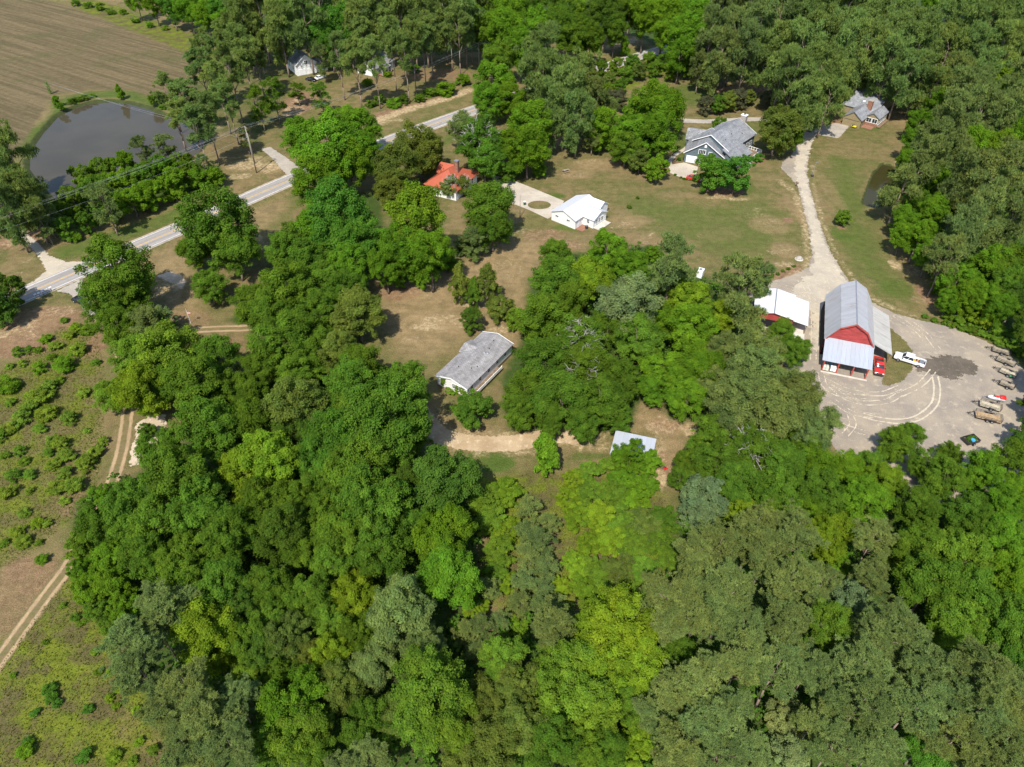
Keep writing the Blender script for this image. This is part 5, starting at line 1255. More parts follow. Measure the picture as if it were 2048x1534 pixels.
for cx, cz, n in ((1.7, 2.2, 120), (2.1, 2.9, 60), (5.2, 1.5, 90), (7.2, 1.4, 140), (6.3, 2.0, 50)):
    pos = np.stack([gv.normal(cx, 0.22, n), 0.2 - gv.uniform(0, 0.12, n), gv.normal(cz, 0.6, n)], 1)
    parts.append(cards(pos, unit(np.array([[0, -1, 0.3]]) + gv.normal(size=(n, 3)) * 0.4), 0.16, 0.7, gv, gv.uniform(0, 1, n)))
o = link('creeper', leaf_mesh('creeper', parts, M['leaf']), mh)
o.color = (0.13, 0.21, 0.02, 1)

# --- open pole shed
ps = empty('pole_shed', (18.0, 88.6, 0), R(-17), 'open pole shed with pale corrugated roof beside the sandy track', 'shed')
sheets(ps, (0.0, 5.7, 3.4), (7.7, 5.7, 3.4), (7.7, -0.1, 2.85), (0.0, -0.1, 2.85), 9, M['grey_shed_roof'], seed=21)
for x in (0.3, 3.8, 7.4):
    for y, h in ((0.2, 2.78), (5.4, 3.28)):
        MB().tube((x, y, 0), (x, y, h), 0.11, 0.1, 7).build('post', M['wood'], ps)
for y, h in ((0.2, 2.80), (5.4, 3.3)):
    MB().box(0.1, 7.6, y - 0.06, y + 0.06, h - 0.18, h - 0.02).build('beam', M['wood'], ps)

# --- white cottage with metal roof
wc = empty('white_cottage', (11.5, 180.9, 0), R(-40), 'small white cottage with shiny white metal roof by the concrete driveway', 'house')
gable(wc, 0.2, 8.4, -0.8, 11.0, 2.7, 4.3, M['siding_white'], M['white_roof'], over=0.35, gover=0.35)
gable(wc, 6.0, 12.0, 2.8, 9.0, 2.6, 4.0, M['siding_white'], M['white_roof'], axis='x', over=0.35, gover=0.35)
gable(wc, 4.0, 9.6, 8.8, 13.2, 2.6, 3.95, M['siding_white'], M['white_roof'], axis='x', over=0.35, gover=0.3)
window(wc, (2.1, -0.8, 1.9), '-y', 1.0, 0.5, 2, 1); window(wc, (6.0, -0.8, 1.9), '-y', 1.0, 0.5, 2, 1); window(wc, (10.2, 2.8, 1.6), '-y', 0.8, 1.0)
for y in (4.3, 5.6, 6.9):
    window(wc, (12.0, y, 1.5), '+x', 0.9, 1.3, 2, 2)
door(wc, (8.4, 0.9, 0.1), '+x', 0.9, 2.0, M['white'], 3)
MB().box(8.4, 10.8, -0.6, 2.7, 0.02, 0.12).build('patio_slab', M['brick'], wc)
MB().box(12.0, 14.0, 3.0, 8.6, 0.02, 0.14).build('stoop_slab', M['concrete'], wc)
MB().tube((9.6, 9.3, 0), (9.6, 9.3, 2.5), 0.08, 0.08, 6).build('porch_post', M['white'], wc)

# --- slate-blue house with angled garage wing
bh = empty('slate_blue_house', (55, 217.6, 0), R(-20), 'slate-blue two storey house with grey shingle roof and white garage doors', 'house')
gable(bh, 0.2, 12.2, 0.2, 11.5, 3.4, 7.3, M['siding_blue'], M['shingle_grey'], over=0.5, gover=0.45, trim=M['white'])
def rel(root, x, y, z=0.0, deg=0.0):
    """a child frame: point (world) and heading turned into the parent's local frame"""
    a = root.rotation_euler.z
    dx, dy = x - root.location.x, y - root.location.y
    return (dx * math.cos(-a) - dy * math.sin(-a), dx * math.sin(-a) + dy * math.cos(-a), z), R(deg) - a
def sub_frame(root, x, y, deg):
    """collects the parts of a turned wing: they are built in the wing's frame, then moved into the house's"""
    loc, rz = rel(root, x, y, 0, deg)
    before = set(root.children)
    def done():
        for o in set(root.children) - before:
            o.location = loc
            o.rotation_euler = (0, 0, rz)
    return done
done = sub_frame(bh, 63.0, 219.0, -42)
gable(bh, -5.8, 6.6, 0.0, 17.5, 5.1, 8.3, M['siding_blue'], M['shingle_grey'], over=0.45, gover=0.4, ridge=0.0, trim=M['white'])
for y in (10.5, 13.0, 15.4):
    window(bh, (6.6, y, 2.6), '+x', 1.3, 1.7, 2, 2)
lowr = MB().slab((11.0, -1.8, 3.05), (11.0, 8.4, 3.05), (5.4, 8.4, 5.75), (5.4, -1.8, 5.75), 0.16)
lowr.build('lower_roof', M['shingle_grey'], bh)
MB().prism_y([(6.6, 0), (10.6, 0), (10.6, 2.95), (6.6, 4.9)], -1.4, 8.1).build('side_wall', M['siding_blue'], bh)
for y in (0.5, 3.0, 5.5):
    window(bh, (10.6, y, 1.9), '+x', 1.2, 1.4, 2, 2)
MB().box(0.4, 2.2, 17.6, 19.0, 0, 9.6).build('chimney', M['stone'], bh)
MB().box(0.3, 2.3, 17.5, 19.1, 9.6, 9.8).build('chimney_cap', M['white'], bh)
MB().tube((1.3, 18.3, 9.8), (1.3, 18.3, 10.3), 0.3, 0.25, 8).build('flue', M['blacksteel'], bh)
for x, y in ((3.0, 7.5), (4.6, 12.0), (3.6, 3.0)):
    z = 8.3 - x * (3.2 / 6.6) + 0.16
    MB().tube((x, y, z - 0.05), (x, y, z + 0.35), 0.12, 0.12, 7).build('roof_vent', M['blacksteel'], bh)
MB().box(6.7, 11.5, 8.5, 14.5, 0.9, 1.1).build('deck_floor', M['wood'], bh)
for (xa, ya, xb, yb) in ((11.4, 8.6, 11.4, 14.4), (6.9, 14.4, 11.4, 14.4), (11.5, 3.0, 13.5, 3.0), (13.5, -1.0, 13.5, 3.0)):
    rl = MB()
    L_ = math.hypot(xb - xa, yb - ya)
    nb = max(2, int(L_ / 0.9))
    for i in range(nb + 1):
        t = i / nb
        x, y = xa + (xb - xa) * t, ya + (yb - ya) * t
        rl.box(x - 0.07, x + 0.07, y - 0.07, y + 0.07, 0.0, 2.1)
    rl.tube((xa, ya, 2.08), (xb, yb, 2.08), 0.08, 0.08, 4)
    rl.tube((xa, ya, 1.3), (xb, yb, 1.3), 0.06, 0.06, 4)
    rl.build('deck_rail', M['white'], bh)
MB().box(11.0, 13.5, -1.0, 3.0, 0.7, 0.85).build('deck_floor', M['wood'], bh)
done()
door(bh, (2.5, 0.2, 0.05), '-y', 3.4, 2.3, M['white'], 4)
door(bh, (6.4, 0.2, 0.05), '-y', 3.0, 2.3, M['white'], 4)
window(bh, (5.4, 0.2, 4.1), '-y', 2.0, 1.25, 4, 1, 0.14); window(bh, (8.0, 0.2, 3.9), '-y', 0.9, 0.8, 2, 1, 0.14)
vent = MB().prism_y([(5.85, 5.6), (6.55, 5.6), (6.55, 6.3), (6.2, 6.6), (5.85, 6.3)], 0.12, 0.2)
vent.build('gable_vent', M['white'], bh)
gable(bh, -1.2, 4.0, 11.0, 15.0, 3.4, 6.0, M['siding_blue'], M['shingle_grey'], axis='x', over=0.4, gover=0.4)

# --- tan house
th_ = empty('tan_house', (116.6, 248.3, 0), R(-41), 'tan house with grey shingle roof, brick chimney and white-framed sunroom', 'house')
gable(th_, 0.0, 6.2, 0.0, 10.0, 2.8, 5.0, M['siding_tan'], M['shingle_blue'], over=0.35, gover=0.3)
gable(th_, -4.5, 7.2, 10.0, 34.0, 3.0, 6.2, M['siding_tan'], M['shingle_blue'], axis='x', over=0.35, gover=0.3, ridge=22.5)
gable(th_, 6.0, 10.4, 5.0, 14.0, 2.9, 4.3, M['siding_tan'], M['shingle_blue'], over=0.3, gover=0.25)
MB().box(6.05, 10.35, 4.93, 4.99, 0.0, 1.0).build('brick_base', M['brick'], th_)
for x in (7.2, 9.2):
    window(th_, (x, 4.95, 1.9), '-y', 1.6, 1.4, 2, 1, 0.14)
for i in range(6):
    window(th_, (10.4, 5.8 + i * 1.3, 1.7), '+x', 0.95, 1.9, 1, 1, 0.14)
MB().box(4.0, 5.6, 9.0, 10.3, 0, 6.6).build('chimney', M['brick'], th_)
MB().box(3.9, 5.7, 8.9, 10.4, 6.6, 6.75).build('chimney_cap', M['stone'], th_)
MB().box(0.4, 5.8, -0.07, -0.01, 2.2, 2.32).build('garage_lintel', M['blacksteel'], th_)
door(th_, (3.1, 0.0, 0.02), '-y', 4.9, 2.15, M['siding_tan'], 4)
MB().dome((1.2, 14.6, 4.2), 0.55, 0.55, 0.3).build('satellite_dish', M['white'], th_)
MB().box(10.5, 11.6, 4.5, 13.5, 0.25, 0.4).build('deck_floor', M['wood'], th_)
MB().box(6.2, 9.8, 1.6, 4.8, 0.02, 0.1).build('brick_patio', M['brick'], th_)

# --- red tin-roofed house
rh = empty('red_roofed_house', (-25.6, 195.9, 0), R(-26), 'old white house with red tin hip roof among trees', 'house')
def hip(parent, x0, x1, y0, y1, ze, zr, wall, roof, over=0.6, run=None, z0=0.0):
    MB().box(x0, x1, y0, y1, z0, ze).build('wall', wall, parent)
    a, b, c, d = (x0 - over, y0 - over), (x1 + over, y0 - over), (x1 + over, y1 + over), (x0 - over, y1 + over)
    w, l = c[0] - a[0], c[1] - a[1]
    h = min(w, l) / 2
    xm, ym = (a[0] + c[0]) / 2, (a[1] + c[1]) / 2
    r0, r1 = ((xm, a[1] + h), (xm, c[1] - h)) if l >= w else ((a[0] + h, ym), (c[0] - h, ym))
    z = ze + 0.02
    F = [(*a, z), (*b, z), (*c, z), (*d, z), (*r0, zr), (*r1, zr)]
    if l >= w:
        faces = [(0, 1, 4), (1, 2, 5, 4), (2, 3, 5), (3, 0, 4, 5)]
    else:
        faces = [(0, 1, 5, 4), (1, 2, 5), (2, 3, 4, 5), (3, 0, 4)]
    for f in faces:
        m = MB()
        top = [Vector(F[i]) for i in f]
        n = len(top)
        m.add([p_ - Vector((0, 0, .1)) for p_ in top] + top, [tuple(range(n - 1, -1, -1)), tuple(range(n, 2 * n))] + [(i, (i + 1) % n, n + (i + 1) % n, n + i) for i in range(n)])
        m.build('roof_slope', roof, parent)
hip(rh, 0, 10.2, 0.0, 13.0, 3.2, 6.6, M['siding_white'], M['red_tin'])
gable(rh, 0.6, 4.6, 6.4, 11.0, 4.6, 6.4, M['siding_white'], M['red_tin'], axis='x', over=0.5, gover=0.5, z0=3.0)
for x in (1.2, 4.2, 7.2):
    window(rh, (x, 0.0, 1.9), '-y', 0.95, 1.7, 1, 2)
for y in (2.0, 6.0, 10.0):
    window(rh, (10.2, y, 1.9), '+x', 0.95, 1.6, 1, 2)
MB().box(6.4, 7.4, 6.6, 7.6, 3.0, 8.6).build('chimney', M['brick'], rh)
MB().box(6.3, 7.5, 6.5, 7.7, 8.6, 8.95).build('chimney_cap', M['steel'], rh)

# --- the two white houses across the road
wg = empty('white_garage', (-93.6, 308.0, 0), R(-58), 'tall white gabled garage with grey roof between the roadside pines', 'garage')
gable(wg, 0, 13.0, 0.0, 8.4, 4.2, 7.4, M['siding_white'], M['shingle_grey'], axis='x', over=0.4, gover=0.4, trim=M['white'])
gable(wg, 8.5, 12.6, 8.4, 13.0, 3.4, 5.4, M['siding_white'], M['shingle_grey'], axis='y', over=0.35, gover=0.3)
door(wg, (13.0, 2.3, 0.05), '+x', 2.8, 2.3, M['white'], 4); door(wg, (13.0, 6.0, 0.05), '+x', 2.8, 2.3, M['white'], 4)
window(wg, (13.0, 4.2, 4.6), '+x', 1.2, 1.3)
window(wg, (4.0, 0.0, 2.2), '-y', 1.0, 1.3); window(wg, (9.0, 0.0, 2.2), '-y', 1.0, 1.3)
ph = empty('porch_house', (-55.0, 296.0, 0), R(61), 'white house with front porch half hidden behind tall pines', 'house')
gable(ph, 0, 13, 0.0, 9.0, 3.1, 5.6, M['siding_white'], M['shingle_grey'], axis='x', over=0.4, gover=0.3)
MB().slab((1.5, -2.4, 2.75), (8.0, -2.4, 2.75), (8.0, 0.1, 3.35), (1.5, 0.1, 3.35), 0.12).build('porch_roof', M['shingle_grey'], ph)
MB().box(1.6, 7.9, -2.2, -0.02, 0.3, 0.45).build('porch_floor', M['brick'], ph)
for x in (1.8, 3.9, 5.9, 7.8):
    MB().box(x - 0.08, x + 0.08, -2.2, -2.04, 0.45, 2.68).build('porch_post', M['white'], ph)
MB().box(1.8, 7.8, -2.16, -2.08, 1.2, 1.3).build('porch_rail', M['white'], ph)
door(ph, (4.8, 0.0, 0.45), '-y', 1.0, 2.1, M['post_red'], 3)
window(ph, (2.6, 0.0, 1.8), '-y', 1.0, 1.4); window(ph, (10.4, 0.0, 1.8), '-y', 1.2, 1.4)

# ------------------------------------------------------------------ vehicles (front towards local +x)
def wheel(parent, x, y, r=0.34, w=0.24):
    o = MB().tube((x, y - w / 2, r), (x, y + w / 2, r), r, r, 16).build('wheel', M['rubber'], parent, 0.03)
    s = 1 if y > 0 else -1
    MB().tube((x, y + s * (w / 2 - 0.02), r), (x, y + s * (w / 2 + 0.015), r), r * 0.62, r * 0.56, 12).build('rim', M['steel'], o)
    return o

def lamp(parent, x0, x1, y0, y1, z0, z1, name, mat):
    return MB().box(x0, x1, y0, y1, z0, z1).build(name, mat, parent, 0.02)

def sedan(name, label, loc, rz, paint, L=4.8, W_=1.84, H=1.46):
    t = empty(name, loc, rz, label, 'car')
    h = L / 2
    prof = [(-h, 0.32), (-h - 0.02, 0.72), (-h + 0.12, 0.96), (-h + 0.75, 1.02), (h - 1.35, 1.0), (h - 0.35, 0.84), (h, 0.62), (h, 0.32), (h - 0.6, 0.22), (-h + 0.5, 0.22)]
    MB().prism_y(prof[::-1], -W_ / 2, W_ / 2).build('body', paint, t, 0.11, True)
    a0, a1, b0, b1 = -h + 0.55, h - 1.30, -h + 1.25, h - 2.15
    gz, wt, wb = H - 0.04, W_ / 2 - 0.28, W_ / 2 - 0.08
    MB().hexa([(a0, -wb, 0.98), (a1, -wb, 0.98), (a1, wb, 0.98), (a0, wb, 0.98)], [(b0, -wt, gz), (b1, -wt, gz), (b1, wt, gz), (b0, wt, gz)]).build('window_glass', M['glass'], t, 0.05, True)
    MB().hexa([(b0 - 0.08, -wt - 0.03, gz - 0.01), (b1 + 0.1, -wt - 0.03, gz - 0.01), (b1 + 0.1, wt + 0.03, gz - 0.01), (b0 - 0.08, wt + 0.03, gz - 0.01)],
              [(b0, -wt + 0.06, H + 0.03), (b1, -wt + 0.06, H + 0.03), (b1, wt - 0.06, H + 0.03), (b0, wt - 0.06, H + 0.03)]).build('roof', paint, t, 0.03, True)
    for s in (-1, 1):
        for xx in (a0, (a0 + a1) / 2 - 0.1, a1):        # pillars
            xt = b0 if xx == a0 else b1 if xx == a1 else (b0 + b1) / 2 - 0.1
            MB().tube((xx, s * (wb + 0.005), 0.97), (xt, s * (wt + 0.01), gz), 0.04, 0.035, 5).build('pillar', paint, t)
        wheel(t, h - 0.95, s * (W_ / 2 - 0.10)); wheel(t, -h + 0.95, s * (W_ / 2 - 0.10))
        lamp(t, h - 0.18, h + 0.02, s * 0.62 - 0.2, s * 0.62 + 0.2, 0.56, 0.70, 'headlight', M['lamp'])
        lamp(t, -h - 0.03, -h + 0.08, s * 0.66 - 0.18, s * 0.66 + 0.18, 0.72, 0.86, 'tail_light', M['car_red'])
        MB().box(a1 - 0.35, a1 - 0.15, s * (W_ / 2 + 0.08) - 0.09, s * (W_ / 2 + 0.08) + 0.09, 1.0, 1.12).build('mirror', paint, t, 0.02)
    return t

def pickup(name, label, loc, rz, paint, L=5.9, W_=2.0, H=1.92, cab=2.3):
    t = empty(name, loc, rz, label, 'pickup truck')
    h = L / 2
    c0 = h - 1.55 - cab                                   # back of the cab
    prof = [(c0, 0.5), (c0, 1.18), (h - 1.5, 1.18), (h - 0.25, 1.12), (h, 0.95), (h, 0.5), (h - 0.6, 0.42)]
    MB().prism_y(prof[::-1], -W_ / 2, W_ / 2).build('body', paint, t, 0.09, True)
    gz, wt, wb = H - 0.05, W_ / 2 - 0.22, W_ / 2 - 0.06
    a0, a1, b0, b1 = c0 + 0.03, h - 1.45, c0 + 0.16, h - 2.15
    MB().hexa([(a0, -wb, 1.16), (a1, -wb, 1.16), (a1, wb, 1.16), (a0, wb, 1.16)], [(b0, -wt, gz), (b1, -wt, gz), (b1, wt, gz), (b0, wt, gz)]).build('window_glass', M['glass'], t, 0.04, True)
    MB().hexa([(b0 - 0.1, -wt - 0.04, gz - 0.02), (b1 + 0.12, -wt - 0.04, gz - 0.02), (b1 + 0.12, wt + 0.04, gz - 0.02), (b0 - 0.1, wt + 0.04, gz - 0.02)],
              [(b0, -wt + 0.05, H + 0.03), (b1, -wt + 0.05, H + 0.03), (b1, wt - 0.05, H + 0.03), (b0, wt - 0.05, H + 0.03)]).build('roof', paint, t, 0.03, True)
    MB().box(-h + 0.05, c0, -W_ / 2 + 0.1, W_ / 2 - 0.1, 0.55, 0.72).build('bed_floor', M['blacksteel'], t)
    for s in (-1, 1):
        MB().box(-h + 0.05, c0 + 0.02, s * (W_ / 2 - 0.05) - 0.05, s * (W_ / 2 - 0.05) + 0.05, 0.5, 1.22).build('bed_side', paint, t, 0.03)
        wheel(t, h - 1.0, s * (W_ / 2 - 0.1), 0.4, 0.27); wheel(t, -h + 1.15, s * (W_ / 2 - 0.1), 0.4, 0.27)
        lamp(t, h - 0.12, h + 0.02, s * 0.74 - 0.18, s * 0.74 + 0.18, 0.8, 1.0, 'headlight', M['lamp'])
        lamp(t, -h, -h + 0.07, s * 0.88 - 0.1, s * 0.88 + 0.1, 0.75, 1.1, 'tail_light', M['car_red'])
        for xx, xt in ((a0, b0), ((a0 + a1) / 2, (b0 + b1) / 2), (a1, b1)):
            MB().tube((xx, s * (wb + 0.005), 1.15), (xt, s * (wt + 0.01), gz), 0.05, 0.045, 5).build('pillar', paint, t)
        MB().box(a1 - 0.3, a1 - 0.1, s * (W_ / 2 + 0.12) - 0.12, s * (W_ / 2 + 0.12) + 0.12, 1.15, 1.36).build('mirror', M['blacksteel'], t, 0.02)
    MB().box(-h, -h + 0.08, -W_ / 2 + 0.1, W_ / 2 - 0.1, 0.55, 1.2).build('tailgate', paint, t, 0.02)
    MB().box(h - 0.06, h + 0.1, -W_ / 2 + 0.05, W_ / 2 - 0.05, 0.42, 0.68).build('bumper', M['blacksteel'], t, 0.03)
    MB().box(-h - 0.14, -h - 0.01, -W_ / 2 + 0.1, W_ / 2 - 0.1, 0.45, 0.62).build('bumper', M['steel'], t, 0.03)
    MB().box(h - 0.01, h + 0.03, -0.55, 0.55, 0.72, 1.0).build('grille', M['blacksteel'], t, 0.01)
    return t

def heading(a, b):
    """angle of the ground line between two photo pixels"""
    p, q = at(*a), at(*b)
    return math.atan2(q.y - p.y, q.x - p.x)
def on(px, py, z=0.0):
    p = at(px, py, z)
    return (p.x, p.y, 0.0)
def in_frame(root, x, y):
    a = root.rotation_euler.z
    return (root.location.x + x * math.cos(a) - y * math.sin(a), root.location.y + x * math.sin(a) + y * math.cos(a))

c = at(161, 601, 0.7)
sedan('sedan', 'black sedan parked on the gravel turnoff by the road', (c.x, c.y, 0.035), heading((146, 595), (176, 607)), M['car_black'])
c = at(1820, 718, 0.9)
wt_ = pickup('pickup_truck', 'white pickup truck with tools in its bed beside the barn', (c.x, c.y, 0.035), heading((1850, 733), (1790, 714)), M['car_white'], 6.2)
x, y = in_frame(barn, 11.9, -1.1)
pickup('pickup_truck', 'red pickup truck nosing out of the barn lean-to', (x, y, 0.035), R(-19 - 90), M['car_red'], 5.6, 1.95, 1.85, 1.7)
c = at(1014, 394, 0.7)
sedan('parked_car', 'blue car on the concrete driveway under the trees', (c.x, c.y, 0.045), heading((1000, 396), (1028, 389)), M['car_blue'], 4.4)
c = at(1388, 356, 0.7)
sedan('parked_car', 'red car half hidden by round trees at the slate-blue house', (c.x, c.y, 0.045), heading((1378, 354), (1398, 358)), M['car_red'], 4.6)
c = at(640, 154, 0.7)
sedan('parked_car', 'white car behind pines by the white garage', (c.x, c.y, 0.0), heading((628, 158), (655, 148)), M['car_white'], 4.7)
c = at(622, 158, 0.7)
sedan('parked_car', 'dark car next to the white garage', (c.x, c.y, 0.0), heading((612, 156), (632, 160)), M['car_black'], 4.5)
# load in the white truck's bed
def on_truck(x, y, z):
    a = wt_.rotation_euler.z
    return (wt_.location.x + x * math.cos(a) - y * math.sin(a), wt_.location.y + x * math.sin(a) + y * math.cos(a), z)
sp = empty('spray_tank', on_truck(-1.1, 0.35, 0.75), wt_.rotation_euler.z, 'orange and black sprayer tank in the white pickup bed', 'sprayer')
MB().box(-0.55, 0.35, -0.42, 0.38, 0, 0.55).build('tank', M['orange'], sp, 0.1)
MB().tube((-0.1, 0, 0.55), (-0.1, 0, 0.85), 0.2, 0.16, 10).build('motor', M['blacksteel'], sp)
MB().tube((0.2, 0.3, 0.2), (0.2, 0.3, 1.0), 0.1, 0.1, 8).build('hose_reel', M['yellow'], sp)
tb = empty('tool_box', on_truck(-2.3, 0.1, 0.75), wt_.rotation_euler.z, 'black tool box at the tail of the white pickup', 'tool box')
MB().box(-0.45, 0.45, -0.7, 0.7, 0, 0.38).build('box', M['blacksteel'], tb, 0.04)
MB().box(-0.46, 0.46, -0.71, 0.71, 0.385, 0.45).build('lid', M['steel'], tb, 0.02)

# --- trailers parked along the yard edge
def trailer(label, px, py, ang, L, W_, wall, deck, axles=1, mesh=True, ramp=False):
    c = at(px, py, 0.5)
    t = empty('utility_trailer', (c.x, c.y, 0.035), ang, label, 'trailer', 'trailers parked along the yard edge')
    h = L / 2
    n = int(W_ / 0.24)
    for i in range(n):
        y0 = -W_ / 2 + W_ * i / n
        MB().box(-h, h, y0 + 0.01, y0 + W_ / n - 0.01, 0.52, 0.57).build('deck_plank', deck, t)
    fr = MB()
    for s in (-1, 1):
        fr.box(-h, h, s * W_ / 2 - 0.05, s * W_ / 2 + 0.05, 0.40, 0.518)
    fr.box(-h - 0.03, -h + 0.05, -W_ / 2, W_ / 2, 0.41, 0.51); fr.box(h - 0.05, h + 0.03, -W_ / 2, W_ / 2, 0.41, 0.51)
    fr.build('frame', M['blacksteel'], t)
    tg = MB()
    tg.tube((h, -W_ / 2 + 0.1, 0.45), (h + 1.25, 0, 0.45), 0.06, 0.06, 5).tube((h, W_ / 2 - 0.1, 0.45), (h + 1.25, 0, 0.45), 0.06, 0.06, 5).tube((h + 1.2, 0, 0.45), (h + 1.5, 0, 0.47), 0.09, 0.07, 6).tube((h + 1.1, 0, 0.02), (h + 1.1, 0, 0.85), 0.045, 0.045, 6)
    tg.build('tongue', M['blacksteel'], t)
    rails = MB()
    for s in (-1, 1):
        rails.tube((-h, s * W_ / 2, 0.57 + wall), (h, s * W_ / 2, 0.57 + wall), 0.04, 0.04, 5)
        rails.tube((-h, s * W_ / 2, 0.57 + wall * 0.5), (h, s * W_ / 2, 0.57 + wall * 0.5), 0.025, 0.025, 4)
        k_ = max(3, int(L / 0.8))
        for i in range(k_ + 1):
            x_ = -h + L * i / k_
            rails.tube((x_, s * W_ / 2, 0.5), (x_, s * W_ / 2, 0.57 + wall), 0.03, 0.03, 4)
    rails.tube((h, -W_ / 2, 0.57 + wall), (h, W_ / 2, 0.57 + wall), 0.04, 0.04, 5)
    rails.build('side_rail', M['blacksteel'], t)
    rp = MB()
    for i in range(7):
        y0 = -W_ / 2 + 0.05 + (W_ - 0.1) * i / 6
        rp.tube((-h - 0.04, y0, 0.5), (-h - 0.12, y0, 1.25), 0.02, 0.02, 4)
    for z in (0.52, 0.88, 1.25):
        rp.tube((-h - 0.04 - (z - 0.5) * 0.1, -W_ / 2, z), (-h - 0.04 - (z - 0.5) * 0.1, W_ / 2, z), 0.025, 0.025, 4)
    rp.build('tail_ramp', M['blacksteel'], t)
    for s in (-1, 1):
        for a_ in range(axles):
            x_ = -0.25 + (a_ - (axles - 1) / 2) * 0.85
            wheel(t, x_, s * (W_ / 2 + 0.18), 0.33, 0.2)
        MB().box(-0.25 - 0.5 * axles, -0.25 + 0.5 * axles, s * (W_ / 2 + 0.18) - 0.13, s * (W_ / 2 + 0.18) + 0.13, 0.70, 0.73).build('fender', M['blacksteel'], t)
    return t
M['deck_grey'] = plain('greyed deck boards', (0.30, 0.25, 0.18), 0.9, 0.2, var=0.3, nscale=2)
M['deck_pale'] = plain('pale deck boards', (0.44, 0.38, 0.27), 0.9, 0.2, var=0.25, nscale=2)
trailer('grey-decked utility trailer farthest from the big tandem trailer', 2002, 702, heading((2016, 708), (1985, 699)), 3.3, 1.6, 0.45, M['deck_grey'])
trailer('mesh-sided trailer second from the shrub bank', 2012, 723, heading((2032, 731), (1996, 717)), 3.6, 1.6, 0.5, M['deck_grey'])
tr3 = trailer('trailer with a green sack on its deck, third from the shrub bank', 2016, 746, heading((2030, 753), (2002, 741)), 3.1, 1.5, 0.4, M['deck_pale'])
trailer('short trailer just above the red and white watercraft', 2014, 770, heading((2028, 777), (2000, 766)), 2.7, 1.4, 0.4, M['deck_grey'])
trailer('pale-decked trailer between watercraft and tandem trailer', 1980, 812, heading((1997, 817), (1963, 807)), 3.7, 1.7, 0.5, M['deck_pale'])
trailer('largest trailer, tandem axles and tan wooden deck', 1976, 834, heading((1997, 839), (1955, 829)), 4.5, 2.0, 0.55, M['deck_wood'], 2)
c = at(2022, 752, 0.6)
sk = empty('sack', (c.x, c.y, 0.61), 0.4, 'green sack lying on the third trailer', 'sack')
MB().dome((0, 0, 0), 0.5, 0.35, 0.35).build('bag', plain('green plastic', (0.03, 0.16, 0.06), 0.5, 0.4), sk, 0, True)
# watercraft on its own little trailer
c = at(1992, 798, 0.4)
a_ = heading((2005, 801), (1972, 795))
jt = empty('watercraft_trailer', (c.x, c.y, 0.035), a_, 'small galvanised trailer under the red and white watercraft', 'trailer')
m = MB()
m.box(-1.5, 1.6, -0.45, -0.37, 0.35, 0.43).box(-1.5, 1.6, 0.37, 0.45, 0.35, 0.43).box(-1.5, -1.42, -0.36, 0.36, 0.36, 0.42).box(0.4, 0.48, -0.36, 0.36, 0.36, 0.42)
m.tube((1.6, -0.38, 0.39), (2.5, 0, 0.39), 0.05, 0.05, 5).tube((1.6, 0.38, 0.39), (2.5, 0, 0.39), 0.05, 0.05, 5)
m.build('frame', M['steel'], jt)
for s in (-1, 1):
    wheel(jt, -0.4, s * 0.66, 0.26, 0.18)
js = empty('watercraft', (c.x, c.y, 0.48), a_, 'white and red personal watercraft with red cover over its tail', 'watercraft')
hull = MB()
P0 = [(-1.5, -0.5), (0.6, -0.52), (1.2, -0.36), (1.65, 0), (1.2, 0.36), (0.6, 0.52), (-1.5, 0.5)]
hull.add([(x, y * 0.7, 0.0) for x, y in P0] + [(x, y, 0.42) for x, y in P0], [tuple(range(6, -1, -1)), tuple(range(7, 14))] + [(i, (i + 1) % 7, 7 + (i + 1) % 7, 7 + i) for i in range(7)])
hull.build('hull', M['car_white'], js, 0.05, True)
MB().box(-0.35, 0.45, -0.22, 0.22, 0.43, 0.72).build('seat', M['car_red'], js, 0.08, True)
MB().tube((0.62, -0.35, 0.82), (0.62, 0.35, 0.82), 0.04, 0.04, 6).tube((0.62, 0, 0.4), (0.62, 0, 0.82), 0.1, 0.07, 6).build('handlebar', M['blacksteel'], js)
MB().box(-1.55, -0.45, -0.54, 0.54, 0.43, 0.88).build('tail_cover', M['car_red'], js, 0.12, True)

# --- stored goods inside the barn's front lean-to
def pallet(label, lx, ly, mat):
    x, y = in_frame(barn, lx, ly)
    p_ = empty('pallet_stack', (x, y, 0.04), R(-19), label, 'pallet')
    MB().box(-0.6, 0.6, -0.55, 0.55, 0, 0.14).build('pallet', M['wood'], p_)
    for i in range(4):
        for j in range(2):
            MB().box(-0.58 + j * 0.58, -0.02 + j * 0.58, -0.52, 0.52, 0.15 + i * 0.22, 0.35 + i * 0.22).build('bag', mat, p_, 0.06, True)
pallet('pale bags stacked on a pallet beside the first barn post', 1.2, -5.0, M['pale_bag'])
pallet('white bags stacked on a pallet near the second barn post', 2.7, -4.9, M['white'])
x, y = in_frame(barn, 2.2, -3.2)
bt = empty('plastic_barrel', (x, y, 0.04), 0, 'blue plastic barrel behind the bags in the barn lean-to', 'barrel')
MB().tube((0, 0, 0), (0, 0, 0.9), 0.32, 0.30, 14).build('drum', M['blue_tarp'], bt, 0.04, True)
MB().tube((0, 0, 0.9), (0, 0, 0.95), 0.24, 0.22, 12).build('lid', M['blacksteel'], bt)

